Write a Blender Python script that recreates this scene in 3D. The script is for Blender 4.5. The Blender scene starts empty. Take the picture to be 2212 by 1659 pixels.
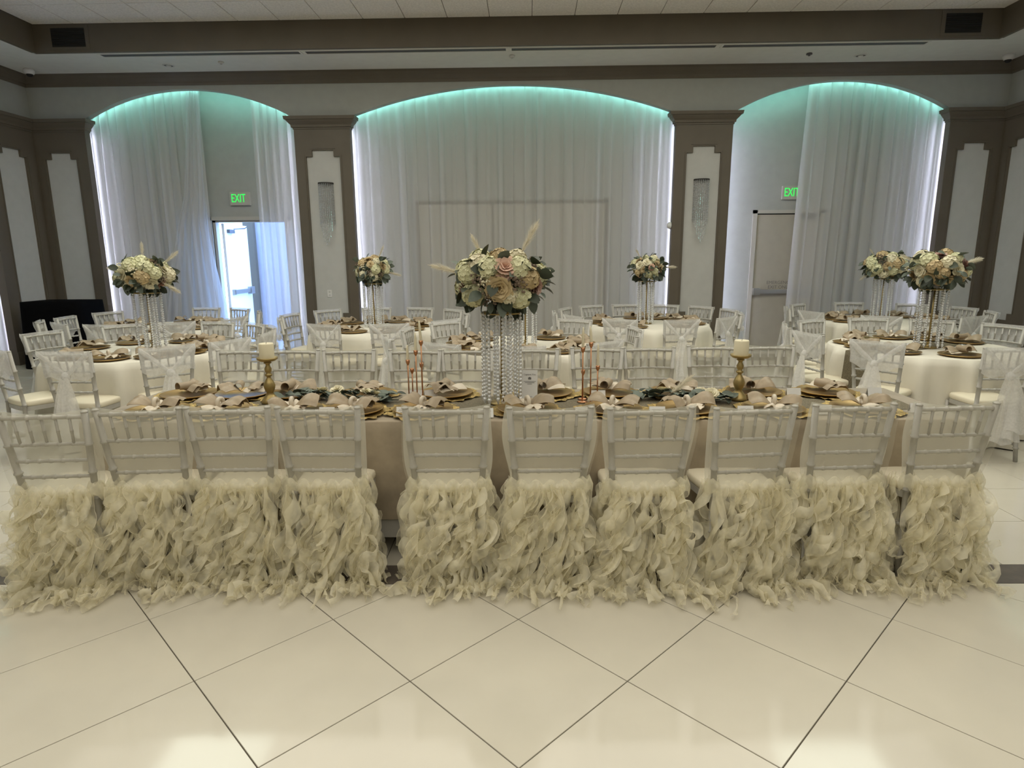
import bpy, math, random
from math import sin, cos, pi, radians, sqrt, atan2, hypot, exp
from mathutils import Vector, Matrix, Euler
sc = bpy.context.scene
COL = sc.collection
rnd = random.Random(7)

# ------------------------------------------------------------------ camera
cam = bpy.data.cameras.new('camera')
camo = bpy.data.objects.new('camera', cam); COL.objects.link(camo)
PITCH, ROLL, YAW, FPX = 0.201328, 0.00657415, 0.02728434, 1349.466
cam.sensor_fit = 'HORIZONTAL'; cam.sensor_width = 36.0
cam.lens = 36.0*FPX/2212.0
cam.clip_start = 0.05; cam.clip_end = 200
_f = Vector((0, cos(PITCH), -sin(PITCH))); _r = Vector((1, 0, 0)); _u = _r.cross(_f)
_a = cos(ROLL)*_r - sin(ROLL)*_u; _b = sin(ROLL)*_r + cos(ROLL)*_u
_m = Matrix((( _a.x, _b.x, -_f.x), (_a.y, _b.y, -_f.y), (_a.z, _b.z, -_f.z)))
camo.matrix_world = Matrix.Translation((0, 0, 1.6)) @ (Matrix.Rotation(YAW, 3, 'Z') @ _m).to_4x4()
sc.camera = camo

# ------------------------------------------------------------------ world, lamps, exposure
w = bpy.data.worlds.new('world'); sc.world = w; w.use_nodes = True
w.node_tree.nodes['Background'].inputs[0].default_value = (0.30, 0.52, 1.0, 1)
w.node_tree.nodes['Background'].inputs[1].default_value = 22.0
sc.view_settings.view_transform = 'Standard'; sc.view_settings.look = 'None'
sc.view_settings.exposure = 0.0; sc.view_settings.gamma = 1.0
sc.view_settings.use_curve_mapping = False
sc.cycles.max_bounces = 7; sc.cycles.diffuse_bounces = 4; sc.cycles.glossy_bounces = 3
sc.cycles.transmission_bounces = 4; sc.cycles.transparent_max_bounces = 24
sc.cycles.sample_clamp_indirect = 6.0
sc.cycles.use_denoising = True
sc.cycles.use_adaptive_sampling = True; sc.cycles.adaptive_threshold = 0.02

def area(name, loc, sx, sy, power, col, rot=(0, 0, 0), portal=False):
    l = bpy.data.lights.new(name, 'AREA'); l.shape = 'RECTANGLE'; l.size = sx; l.size_y = sy
    l.energy = power; l.color = col
    if portal: l.cycles.is_portal = True
    o = bpy.data.objects.new(name, l); COL.objects.link(o); o.location = loc; o.rotation_euler = rot
    return o
WARM = (1.0, 0.95, 0.84)
# luminous troffers of the coffered hall ceiling, over the dance floor in front of and above the camera
area('hall_ceiling_light', (-0.14, 0.6, 4.70), 9.2, 13.2, 450, WARM)
area('rear_fill_light', (-0.3, 6.4, 4.66), 11.0, 3.0, 120, WARM)  # added fill lamp to brighten the rear tables, not one of the troffers
area('hall_ceiling_light', (-4.05, 6.0, 4.69), 1.3, 2.4, 36, (0.86, 1.0, 0.86))
area('hall_ceiling_light', (3.8, 6.0, 4.69), 1.3, 2.4, 36, (0.86, 1.0, 0.86))
area('door_portal', (-4.69, 10.9, 1.12), 1.28, 2.2, 1, (1, 1, 1), (radians(-90), 0, 0), portal=True)

# ------------------------------------------------------------------ mesh builder
class MB:
    def __init__(s): s.v = []; s.f = []
    def add(s, vs, fs):
        n = len(s.v); s.v += [tuple(p) for p in vs]; s.f += [tuple(i+n for i in f) for f in fs]
    def box(s, x0, x1, y0, y1, z0, z1, M=None):
        vs = [(x0,y0,z0),(x1,y0,z0),(x1,y1,z0),(x0,y1,z0),(x0,y0,z1),(x1,y0,z1),(x1,y1,z1),(x0,y1,z1)]
        if M is not None: vs = [tuple(M @ Vector(p)) for p in vs]
        s.add(vs, [(0,3,2,1),(4,5,6,7),(0,1,5,4),(1,2,6,5),(2,3,7,6),(3,0,4,7)])
    def hexa(s, vs):
        s.add(vs, [(0,3,2,1),(4,5,6,7),(0,1,5,4),(1,2,6,5),(2,3,7,6),(3,0,4,7)])
    def grid(s, P, closed_u=False):
        nu, nv = len(P), len(P[0]); n = len(s.v)
        for row in P: s.v += [tuple(p) for p in row]
        for i in range(nu if closed_u else nu-1):
            a = i*nv; b = ((i+1) % nu)*nv
            for j in range(nv-1): s.f.append((n+a+j, n+b+j, n+b+j+1, n+a+j+1))
    def sheet(s, P, th):
        nu, nv = len(P), len(P[0])
        Q = []
        for i in range(nu):
            row = []
            for j in range(nv):
                a = Vector(P[min(i+1,nu-1)][j]) - Vector(P[max(i-1,0)][j])
                b = Vector(P[i][min(j+1,nv-1)]) - Vector(P[i][max(j-1,0)])
                n = a.cross(b)
                if n.length > 1e-9: n.normalize()
                row.append(tuple(Vector(P[i][j]) - n*th))
            Q.append(row)
        s.grid(P); s.grid([list(reversed(r)) for r in Q])
        rim = [(i,0) for i in range(nu)]+[(nu-1,j) for j in range(1,nv)]+[(i,nv-1) for i in range(nu-2,-1,-1)]+[(0,j) for j in range(nv-2,0,-1)]
        n = len(s.v); m = len(rim)
        s.v += [tuple(P[i][j]) for i,j in rim] + [tuple(Q[i][j]) for i,j in rim]
        for k in range(m):
            k2 = (k+1) % m; s.f.append((n+k, n+m+k, n+m+k2, n+k2))
    def tube(s, pts, rad, seg=8, caps=True):
        pts = [Vector(p) for p in pts]; k = len(pts)
        if not hasattr(rad, '__len__'): rad = [rad]*k
        n = len(s.v); t0 = None; nx = None
        for i in range(k):
            t = (pts[min(i+1,k-1)] - pts[max(i-1,0)]).normalized()
            if nx is None:
                nx = t.cross(Vector((0,0,1)) if abs(t.z) < .9 else Vector((1,0,0))).normalized()
            else:
                nx = (nx - t*nx.dot(t)).normalized()
            ny = t.cross(nx)
            for j in range(seg):
                a = 2*pi*j/seg; s.v.append(tuple(pts[i] + (nx*cos(a)+ny*sin(a))*rad[i]))
        for i in range(k-1):
            for j in range(seg):
                j2 = (j+1) % seg
                s.f.append((n+i*seg+j, n+i*seg+j2, n+(i+1)*seg+j2, n+(i+1)*seg+j))
        if caps:
            s.f.append(tuple(n+j for j in range(seg-1,-1,-1))); s.f.append(tuple(n+(k-1)*seg+j for j in range(seg)))
    def lathe(s, prof, seg=16, c=(0,0,0), caps=True):
        n = len(s.v); k = len(prof)
        for r, z in prof:
            for j in range(seg):
                a = 2*pi*j/seg; s.v.append((c[0]+r*cos(a), c[1]+r*sin(a), c[2]+z))
        for i in range(k-1):
            for j in range(seg):
                j2 = (j+1) % seg
                s.f.append((n+i*seg+j, n+i*seg+j2, n+(i+1)*seg+j2, n+(i+1)*seg+j))
        if caps:
            s.f.append(tuple(n+j for j in range(seg-1,-1,-1))); s.f.append(tuple(n+(k-1)*seg+j for j in range(seg)))
    def prism(s, poly, z0, z1):
        k = len(poly); n = len(s.v)
        s.v += [(x,y,z0) for x,y in poly] + [(x,y,z1) for x,y in poly]
        s.f.append(tuple(n+i for i in range(k-1,-1,-1))); s.f.append(tuple(n+k+i for i in range(k)))
        for i in range(k):
            j = (i+1) % k; s.f.append((n+i, n+j, n+k+j, n+k+i))
    def xform(s, fn): s.v = [tuple(fn(p)) for p in s.v]; return s
    def mesh(s, name, mat, smooth=False):
        me = bpy.data.meshes.new(name); me.from_pydata(s.v, [], s.f); me.materials.append(mat)
        if smooth: me.polygons.foreach_set('use_smooth', [True]*len(me.polygons))
        me.update(); return me

def ob(name, me, parent=None, loc=None, rot=None, scale=None):
    o = bpy.data.objects.new(name, me); COL.objects.link(o)
    if parent is not None: o.parent = parent
    if loc is not None: o.location = loc
    if rot is not None: o.rotation_euler = rot
    if scale is not None: o.scale = scale
    return o
def mk(name, mb, mat, parent=None, smooth=False, **k): return ob(name, mb.mesh(name, mat, smooth), parent, **k)
def tag(o, label=None, cat=None, group=None, kind=None):
    if label: o['label'] = label
    if cat: o['category'] = cat
    if group: o['group'] = group
    if kind: o['kind'] = kind
    return o
def thing(name, label, cat, loc=(0,0,0), rz=0, group=None):
    o = bpy.data.objects.new(name, None); COL.objects.link(o); o.location = loc; o.rotation_euler = (0,0,rz)
    o.empty_display_size = .1
    return tag(o, label, cat, group)
KIDS = {}
def part(parent, name, me, loc=None, rot=None, scale=None):
    o = ob(name, me, parent, loc, rot, scale); KIDS.setdefault(parent, []).append(o); return o
def copy_tree(o, parent=None):
    c = o.copy(); COL.objects.link(c)
    if parent is not None: c.parent = parent
    for ch in KIDS.get(o, []):
        d = copy_tree(ch, c); KIDS.setdefault(c, []).append(d)
    return c
def place(o, loc, rz, label, group=None):
    o.location = loc; o.rotation_euler = (0, 0, rz); o['label'] = label
    if group: o['group'] = group
    return o

# ------------------------------------------------------------------ materials
def mat(name, col, rough=.6, metal=0., spec=.5, noise=0., nscale=8., bump=0., bscale=60., sheen=0., emis=None, estr=0., coat=0.):
    m = bpy.data.materials.new(name); m.use_nodes = True; nt = m.node_tree; b = nt.nodes['Principled BSDF']
    b.inputs['Roughness'].default_value = rough; b.inputs['Metallic'].default_value = metal
    b.inputs['Specular IOR Level'].default_value = spec
    if sheen:
        b.inputs['Sheen Weight'].default_value = sheen; b.inputs['Sheen Roughness'].default_value = .4
        b.inputs['Sheen Tint'].default_value = (1, .95, .85, 1)
    if coat: b.inputs['Coat Weight'].default_value = coat
    if emis: b.inputs['Emission Color'].default_value = (*emis, 1); b.inputs['Emission Strength'].default_value = estr
    tc = nt.nodes.new('ShaderNodeTexCoord')
    if noise > 0:
        n = nt.nodes.new('ShaderNodeTexNoise'); n.inputs['Scale'].default_value = nscale; n.inputs['Detail'].default_value = 4
        nt.links.new(tc.outputs['Object'], n.inputs['Vector'])
        r = nt.nodes.new('ShaderNodeMapRange'); r.inputs['From Min'].default_value = .3; r.inputs['From Max'].default_value = .7
        r.inputs['To Min'].default_value = 1-noise; r.inputs['To Max'].default_value = 1+noise
        nt.links.new(n.outputs['Fac'], r.inputs['Value'])
        x = nt.nodes.new('ShaderNodeVectorMath'); x.operation = 'SCALE'; x.inputs[0].default_value = col
        nt.links.new(r.outputs['Result'], x.inputs['Scale']); nt.links.new(x.outputs[0], b.inputs['Base Color'])
    else: b.inputs['Base Color'].default_value = (*col, 1)
    if bump > 0:
        n2 = nt.nodes.new('ShaderNodeTexNoise'); n2.inputs['Scale'].default_value = bscale; n2.inputs['Detail'].default_value = 3
        nt.links.new(tc.outputs['Object'], n2.inputs['Vector'])
        bp = nt.nodes.new('ShaderNodeBump'); bp.inputs['Strength'].default_value = bump; bp.inputs['Distance'].default_value = .004
        nt.links.new(n2.outputs['Fac'], bp.inputs['Height']); nt.links.new(bp.outputs['Normal'], b.inputs['Normal'])
    return m
def sheer(name, col, opac, trans=.4, lace=0., lscale=60., gloss=0.):
    m = bpy.data.materials.new(name); m.use_nodes = True; nt = m.node_tree; nt.nodes.clear()
    out = nt.nodes.new('ShaderNodeOutputMaterial'); mx = nt.nodes.new('ShaderNodeMixShader')
    tr = nt.nodes.new('ShaderNodeBsdfTransparent'); df = nt.nodes.new('ShaderNodeBsdfDiffuse'); tl = nt.nodes.new('ShaderNodeBsdfTranslucent')
    df.inputs[0].default_value = (*col, 1); tl.inputs[0].default_value = (*col, 1)
    m2 = nt.nodes.new('ShaderNodeMixShader'); m2.inputs[0].default_value = trans
    nt.links.new(df.outputs[0], m2.inputs[1]); nt.links.new(tl.outputs[0], m2.inputs[2])
    last = m2
    if gloss:
        g = nt.nodes.new('ShaderNodeBsdfGlossy'); g.inputs['Roughness'].default_value = .35; m3 = nt.nodes.new('ShaderNodeMixShader')
        m3.inputs[0].default_value = gloss; nt.links.new(m2.outputs[0], m3.inputs[1]); nt.links.new(g.outputs[0], m3.inputs[2]); last = m3
    nt.links.new(tr.outputs[0], mx.inputs[1]); nt.links.new(last.outputs[0], mx.inputs[2])
    if lace:
        tc = nt.nodes.new('ShaderNodeTexCoord'); n = nt.nodes.new('ShaderNodeTexNoise'); n.inputs['Scale'].default_value = lscale
        n.inputs['Detail'].default_value = 3; nt.links.new(tc.outputs['Object'], n.inputs['Vector'])
        r = nt.nodes.new('ShaderNodeMapRange'); r.inputs['From Min'].default_value = .42; r.inputs['From Max'].default_value = .58
        r.inputs['To Min'].default_value = opac-lace; r.inputs['To Max'].default_value = min(1, opac+lace)
        nt.links.new(n.outputs['Fac'], r.inputs['Value']); nt.links.new(r.outputs['Result'], mx.inputs[0])
    else: mx.inputs[0].default_value = opac
    nt.links.new(mx.outputs[0], out.inputs[0]); return m
def crystal(name, op=.90):
    m = bpy.data.materials.new(name); m.use_nodes = True; nt = m.node_tree; nt.nodes.clear()
    out = nt.nodes.new('ShaderNodeOutputMaterial'); mx = nt.nodes.new('ShaderNodeMixShader'); mx.inputs[0].default_value = op
    tr = nt.nodes.new('ShaderNodeBsdfTransparent'); g = nt.nodes.new('ShaderNodeBsdfGlossy'); g.inputs['Roughness'].default_value = .08
    d = nt.nodes.new('ShaderNodeBsdfTranslucent'); d.inputs[0].default_value = (.92,.93,.93,1)
    d2 = nt.nodes.new('ShaderNodeBsdfDiffuse'); d2.inputs[0].default_value = (.92,.93,.93,1)
    m1 = nt.nodes.new('ShaderNodeMixShader'); m1.inputs[0].default_value = .5; nt.links.new(d.outputs[0], m1.inputs[1]); nt.links.new(d2.outputs[0], m1.inputs[2])
    m2 = nt.nodes.new('ShaderNodeMixShader'); m2.inputs[0].default_value = .38; nt.links.new(m1.outputs[0], m2.inputs[1]); nt.links.new(g.outputs[0], m2.inputs[2])
    nt.links.new(tr.outputs[0], mx.inputs[1]); nt.links.new(m2.outputs[0], mx.inputs[2]); nt.links.new(mx.outputs[0], out.inputs[0]); return m
def emit(name, col, s):
    m = bpy.data.materials.new(name); m.use_nodes = True; nt = m.node_tree; nt.nodes.clear()
    out = nt.nodes.new('ShaderNodeOutputMaterial'); e = nt.nodes.new('ShaderNodeEmission')
    e.inputs[0].default_value = (*col, 1); e.inputs[1].default_value = s; nt.links.new(e.outputs[0], out.inputs[0]); return m

M = dict(
 wall=mat('wall_paint', (.335,.34,.31), .75, noise=.03, bump=.15, bscale=90),
 panel=mat('panel_paint', (.49,.485,.46), .75, noise=.03, bump=.15, bscale=90),
 brown=mat('brown_trim_paint', (.112,.092,.066), .55, noise=.06, nscale=3),
 soffit=mat('soffit_paint', (.68,.67,.63), .8, noise=.03),
 ctile=mat('acoustic_tile', (.80,.76,.72), .9, noise=.10, nscale=40, bump=.4, bscale=150),
 tbar=mat('ceiling_grid_metal', (.25,.22,.20), .6),
 tile=mat('porcelain_floor_tile', (.60,.565,.475), .09, noise=.045, nscale=2.2, spec=.45),
 grout=mat('dark_grout', (.10,.085,.065), .8),
 wood=mat('grey_wood_tile', (.105,.088,.072), .35, noise=.25, nscale=14),
 chair=mat('champagne_white_chair_lacquer', (.43,.415,.375), .38, noise=.06, nscale=30),
 cushion=mat('ivory_vinyl', (.74,.68,.53), .5, bump=.1, bscale=30),
 organza=sheer('champagne_organza', (.95,.90,.71), .50, .36, lace=.16, lscale=9, gloss=.03),
 hem=sheer('stiff_ribbon_hem', (.90,.85,.68), .8, .45),
 cover=sheer('cream_sheer_chair_cover', (.72,.68,.55), .20, .35), cover2=sheer('cream_sheer_cover_front', (.76,.74,.64), .52, .35),
 lace=sheer('ivory_lace', (.88,.87,.85), .66, .40, lace=.035, lscale=60),
 velvet=mat('champagne_velvet', (.31,.255,.18), .75, noise=.22, nscale=7, sheen=.5, bump=.9, bscale=9),
 cloth=mat('cream_tablecloth', (.69,.655,.56), .8, noise=.03, nscale=6),
 under=mat('grey_white_underlay', (.42,.41,.38), .85),
 black=mat('black_spandex', (.0035,.0035,.004), .95, spec=.05),
 runner=mat('gold_sequin_net', (.17,.145,.095), .6, metal=.15, spec=.25, noise=.55, nscale=170, bump=.8, bscale=260),
 gold=mat('gold_charger_glaze', (.42,.28,.11), .35, metal=.75, noise=.08, nscale=20),
 brass=mat('antique_gold_metal', (.36,.27,.11), .38, metal=.65, noise=.12, nscale=25),
 lacegold=mat('gold_wire_lace', (.46,.33,.12), .4, metal=.7, noise=.45, nscale=90, bump=.8, bscale=120),
 copper=mat('rose_gold_metal', (.50,.25,.13), .3, metal=.85),
 napkin=mat('champagne_satin_napkin', (.33,.26,.172), .5, noise=.12, nscale=25),
 napin=mat('pale_satin_napkin_lining', (.62,.55,.44), .5, noise=.04, nscale=20),
 wax=mat('ivory_wax', (.72,.66,.48), .55), paper=mat('white_card', (.74,.74,.72), .7), ink=mat('grey_ink', (.16,.15,.14), .7),
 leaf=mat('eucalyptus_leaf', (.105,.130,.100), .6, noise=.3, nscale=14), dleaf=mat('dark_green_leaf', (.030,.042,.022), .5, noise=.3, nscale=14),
 ivory=mat('ivory_petal', (.74,.69,.50), .7, noise=.08, nscale=30), cream=mat('cream_green_petal', (.66,.65,.42), .7, noise=.10, nscale=30),
 champ=mat('champagne_petal', (.55,.43,.24), .7, noise=.14, nscale=25), peach=mat('peach_petal', (.74,.50,.38), .7, noise=.06, nscale=25),
 dusty=mat('dusty_pink_petal', (.40,.25,.20), .7, noise=.12, nscale=25), stem=mat('brown_filler_bloom', (.20,.15,.11), .8, noise=.3, nscale=40),
 pampas=sheer('pampas_plume', (.80,.75,.62), .75, .4), crystal=crystal('crystal_bead'), glass=crystal('clear_glass', .55),
 curtain=sheer('white_voile_curtain', (.80,.79,.77), .52, .40), curtain2=sheer('white_voile_drape', (.74,.74,.75), .62, .5),
 steel=mat('brushed_steel', (.40,.39,.37), .35, metal=.8), dark=mat('dark_void', (.012,.011,.010), .8), white=mat('white_plastic', (.66,.65,.62), .5),
 slot=mat('slot_diffuser_grey', (.10,.10,.11), .5), grille=mat('vent_grille', (.020,.017,.014), .6), doorp=mat('taupe_door_paint', (.34,.31,.25), .5, noise=.03),
 frame=mat('door_frame_paint', (.40,.38,.33), .5), whitedoor=mat('white_door_paint', (.80,.82,.82), .4), extwall=mat('exterior_stucco', (.42,.40,.46), .9, noise=.04),
 extpost=mat('exterior_brown_post', (.11,.085,.06), .8), concrete=mat('exterior_concrete', (.35,.34,.33), .9),
 exitgreen=emit('exit_green', (.05,1.0,.14), 1.1), teal=emit('teal_led', (.36,1.0,.90), 32.0), violet=emit('violet_white_led', (.72,.76,1.0), 60.0))

# ------------------------------------------------------------------ floor
FA = 0.01684                     # the floor pattern and the long table are turned about a degree to the wall
def fl(x, y, z=0): return (x*cos(FA)-y*sin(FA), x*sin(FA)+y*cos(FA), z)
OX, OY = -0.0475*cos(FA)+2.543*sin(FA), 0.0475*sin(FA)+2.543*cos(FA)
D = 0.836
b = MB(); b.box(-8.6, 8.4, -1.2, 11.0, -.2, -.005)
floor = mk('floor', b, M['grout']); tag(floor, kind='structure')
b = MB(); b.box(-8.6, 8.4, -9.2, -1.2, -.2, 0)
f2 = mk('floor', b, M['tile']); tag(f2, kind='structure')
def clip(poly, n, d):            # keep n.p <= d
    out = []
    for i in range(len(poly)):
        p, q = poly[i], poly[(i+1) % len(poly)]; a = p[0]*n[0]+p[1]*n[1]-d; c = q[0]*n[0]+q[1]*n[1]-d
        if a <= 0: out.append(p)
        if a*c < 0: t = a/(a-c); out.append((p[0]+(q[0]-p[0])*t, p[1]+(q[1]-p[1])*t))
    return out
SN, SF = OY+.310, OY+.503
field = MB(); cnt = 0
G = .0022
def tile(poly, field_part=False):
    global cnt
    if len(poly) < 3: return
    cx = sum(p[0] for p in poly)/len(poly); cy = sum(p[1] for p in poly)/len(poly)
    tgt = field if field_part else MB()
    k = len(poly); top = []
    for p in poly:
        dx, dy = p[0]-cx, p[1]-cy; l = hypot(dx, dy); top.append((p[0]-dx/l*.0015, p[1]-dy/l*.0015))
    vs = [fl(x,y,-.0052) for x,y in poly]+[fl(x,y,-.001) for x,y in poly]+[fl(x,y,0) for x,y in top]
    fs = [tuple(2*k+i for i in range(k))]
    for i in range(k):
        j = (i+1) % k; fs += [(i,j,k+j,k+i),(k+i,k+j,2*k+j,2*k+i)]
    tgt.add(vs, fs)
    if not field_part: mk('tile', tgt, M['tile'], floor); cnt += 1
h = D/2 - G*1.42
for j2 in range(-9, 4):
    for i in range(-10, 11):
        cx = OX + (i + (.5 if j2 % 2 else 0))*D; cy = OY + j2*D/2
        # the lattice nodes sit on (iD, jD); tile centres half a diagonal lower
        cy -= D/2
        poly = [(cx,cy-h),(cx+h,cy),(cx,cy+h),(cx-h,cy)]
        poly = clip(poly, (0,1), SN-G)
        if len(poly) < 3 or abs(cx) > 8.0: continue
        cyy = min(p[1] for p in poly)
        tile(poly, not (abs(cx) < 3.4 and cy > 1.2))
P2 = .5425
for i in range(-15, 15):
    for j in range(0, 13):
        x0 = 2.535+(i-4)*P2; y0 = SF+j*P2
        x1, y1 = x0+P2, y0+P2
        if y0 > 9.62: continue
        poly = [(x0+G,y0+G),(x1-G,y0+G),(x1-G,y1-G),(x0+G,y1-G)]
        poly = clip(poly, (0,1), 9.60)
        if len(poly) < 3: continue
        tile(poly, not (j < 8 and -5.0 < x0 < 5.0))
ff = mk('tile_field', field, M['tile'], floor); tag(ff, kind='stuff')
for k in range(-7, 7):
    b = MB(); x0 = k*1.2+.35; y0, y1 = SN, SF
    vs = [(x0+.001,y0+.001),(x0+1.199,y0+.001),(x0+1.199,y1-.001),(x0+.001,y1-.001)]
    b.hexa([fl(x,y,-.005) for x,y in vs]+[fl(x,y,.0005) for x,y in vs]); mk('plank', b, M['wood'], floor)
for k in range(-7, 7):
    b = MB(); x0 = k*1.2+.1
    b.box(x0+.001, x0+1.199, 9.63, 10.32, -.005, .0005); mk('plank', b, M['wood'], floor)
b = MB(); b.box(-8.5, 8.3, 10.32, 10.86, -.005, 0); mk('plank', b, M['tile'], floor)

# ------------------------------------------------------------------ walls with arches
Z0, ZA, ZT = 3.75, 4.185, 4.41
def arc(u, u0, u1, z0=Z0, za=ZA):
    c = (u0+u1)/2; hw = (u1-u0)/2; s = za-z0; R = (hw*hw+s*s)/(2*s)
    return za-R+sqrt(max(R*R-(u-c)**2, 0))
def arch_wall(name, T, ustart, uend, arches, cols, back):
    """T maps wall coords (u along, d outward, z) to world. arches: (u0,u1) openings; cols: (u0,u1,panel0,panel1)."""
    wallb = MB(); th = .12
    segs = []; u = ustart
    for a0, a1 in arches:
        if a0 > u: segs.append((u, a0, None))
        segs.append((a0, a1, (a0, a1))); u = a1
    if uend > u: segs.append((u, uend, None))
    for s0, s1, ar in segs:
        n = 36 if ar else 1
        for k in range(n):
            q0 = s0+(s1-s0)*k/n; q1 = s0+(s1-s0)*(k+1)/n
            za = arc(q0, *ar) if ar else Z0; zb = arc(q1, *ar) if ar else Z0
            wallb.hexa([(q0,0,za),(q1,0,zb),(q1,th,zb),(q0,th,za),(q0,0,ZT),(q1,0,ZT),(q1,th,ZT),(q0,th,ZT)])
    # alcove behind: rear wall given by caller, roof and sides
    wallb.box(ustart-.3, uend+.3, th, back+.1, 4.36, 4.46)
    wallb.xform(T)
    wo = mk(name, wallb, M['wall']); tag(wo, kind='structure')
    for a0, a1 in arches:
        t = MB(); n = 40
        for k in range(n):
            q0 = a0+(a1-a0)*k/n; q1 = a0+(a1-a0)*(k+1)/n
            z0, z1 = arc(q0,a0,a1)+.045, arc(q1,a0,a1)+.045
            t.hexa([(q0,th+.004,z0),(q1,th+.004,z1),(q1,th+.016,z1),(q0,th+.016,z0),(q0,th+.004,z0+.016),(q1,th+.004,z1+.016),(q1,th+.016,z1+.016),(q0,th+.016,z0+.016)])
        t.xform(T); mk('light_strip', t, M['teal'], wo)
        for s, e in ((-1, a0), (1, a1)):
            t = MB(); q = e+s*.085
            t.box(q-.008, q+.008, th+.004, th+.018, .08, 3.60); t.xform(T); mk('light_strip', t, M['violet'], wo)
    return wo
def column(n, T, u0, u1, p0, p1, capL=True, capR=True):
    fr = MB(); st = (p1-p0)*.18; zt, zs, zb, zbs = 3.165, 3.262, .70, .60
    fr.box(u0, p0, 0, .12, 0, 3.60); fr.box(p1, u1, 0, .12, 0, 3.60)
    fr.box(p0, p1, 0, .12, zs, 3.60); fr.box(p0, p0+st, 0, .12, zt, zs); fr.box(p1-st, p1, 0, .12, zt, zs)
    fr.box(p0, p1, 0, .12, 0, zbs); fr.box(p0, p0+st, 0, .12, zbs, zb); fr.box(p1-st, p1, 0, .12, zbs, zb)
    # thin proud bead around the panel
    fr.box(p0-.03, p0-.018, -.008, .002, zb, zt+.02); fr.box(p1+.018, p1+.03, -.008, .002, zb, zt+.02)
    fr.box(p0+st-.03, p1-st+.03, -.008, .002, zs+.018, zs+.03)
    fr.box(u0-.01, u1+.01, -.018, .0, 0, .20)
    fr.xform(T); c = mk('trim_%d' % n, fr, M['brown']); tag(c, kind='structure')
    pb = MB(); pb.box(p0, p1, .035, .10, zbs, zs); pb.xform(T); mk('panel', pb, M['panel'], c)
    cp = MB()
    prof = [(3.575,.012),(3.60,.012),(3.60,.03),(3.635,.035),(3.66,.06),(3.69,.085),(3.705,.09),(3.705,.11),(3.752,.118),(3.752,.0)]
    for (za, ea), (zb_, eb) in zip(prof[:-1], prof[1:]):
        if zb_ <= za: continue
        l, r = (1 if capL else 0), (1 if capR else 0)
        cp.hexa([(u0-ea*l,-ea,za),(u1+ea*r,-ea,za),(u1+ea*r,.12,za),(u0-ea*l,.12,za),(u0-eb*l,-eb,zb_),(u1+eb*r,-eb,zb_),(u1+eb*r,.12,zb_),(u0-eb*l,.12,zb_)])
    cp.xform(T); mk('capital', cp, M['brown'], c)
    return c
YW, XL, XR = 10.3, -7.86, 7.25
TB = lambda p: (p[0], YW+p[1], p[2])
TL = lambda p: (XL-p[1], p[0], p[2])
TR = lambda p: (XR+p[1], p[0], p[2])
arch_wall('wall_back', TB, XL, XR, [(-7.02,-3.68),(-2.795,2.28),(3.153,6.43)], None, .42)
arch_wall('wall_left', TL, -9.0, 10.3, [(4.35,9.31)], None, .42)
arch_wall('wall_right', TR, -9.0, 10.3, [(4.40,9.36)], None, .42)
column(1, TB, XL, -7.02, -7.72, -7.215, capL=False)
column(2, TB, -3.68, -2.795, -3.513, -2.978)
column(3, TB, 2.28, 3.153, 2.463, 2.99)
column(4, TB, 6.43, XR, 6.596, 7.094, capR=False)
column(5, TL, 9.31, 10.3, 9.55, 10.09, capR=False)
column(6, TR, 9.36, 10.3, 9.60, 10.13, capR=False)
# plain lower walls beyond the first side arch and behind the camera
b = MB(); b.box(XL-.12, XL, -9, 4.35, 0, 3.75); o = mk('wall_left', b, M['wall']); tag(o, kind='structure')
b = MB(); b.box(XR, XR+.12, -9, 4.40, 0, 3.75); o = mk('wall_right', b, M['wall']); tag(o, kind='structure')
b = MB(); b.box(XL-.6, XR+.6, -9.2, -9.0, 0, 4.9); o = mk('wall_front', b, M['wall']); tag(o, kind='structure')
# alcove rear walls (with the left exit opening)
DX0, DX1, DH = -5.33, -4.05, 2.225
b = MB(); YB = 10.72
b.box(-8.4, DX0, YB, YB+.14, 0, 4.46); b.box(DX1, 7.8, YB, YB+.14, 0, 4.46); b.box(DX0, DX1, YB, YB+.14, DH, 4.46)
o = mk('wall_back', b, M['wall']); tag(o, kind='structure')
b = MB(); b.box(XL-.56, XL-.42, 4.0, 10.9, 0, 4.46); o = mk('wall_left', b, M['wall']); tag(o, kind='structure')
b = MB(); b.box(XR+.42, XR+.56, 4.0, 10.9, 0, 4.46); o = mk('wall_right', b, M['wall']); tag(o, kind='structure')
# crown moulding
cr = MB(); cprof = [(4.235,.012),(4.262,.03),(4.285,.034),(4.33,.075),(4.372,.10),(4.402,.108)]
for (za, ea), (zb, eb) in zip(cprof[:-1], cprof[1:]):
    for (x0,y0,x1,y1,nx,ny) in ((XL,YW,XR,YW,0,-1),):
        cr.hexa([(XL,YW-ea,za),(XR,YW-ea,za),(XR,YW+.01,za),(XL,YW+.01,za),(XL,YW-eb,zb),(XR,YW-eb,zb),(XR,YW+.01,zb),(XL,YW+.01,zb)])
    cr.hexa([(XL-.01,-9,za),(XL+ea,-9,za),(XL+ea,YW,za),(XL-.01,YW,za),(XL-.01,-9,zb),(XL+eb,-9,zb),(XL+eb,YW,zb),(XL-.01,YW,zb)])
    cr.hexa([(XR-ea,-9,za),(XR+.01,-9,za),(XR+.01,YW,za),(XR-ea,YW,za),(XR-eb,-9,zb),(XR+.01,-9,zb),(XR+.01,YW,zb),(XR-eb,YW,zb)])
o = mk('trim_7', cr, M['brown']); tag(o, kind='structure')
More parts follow.
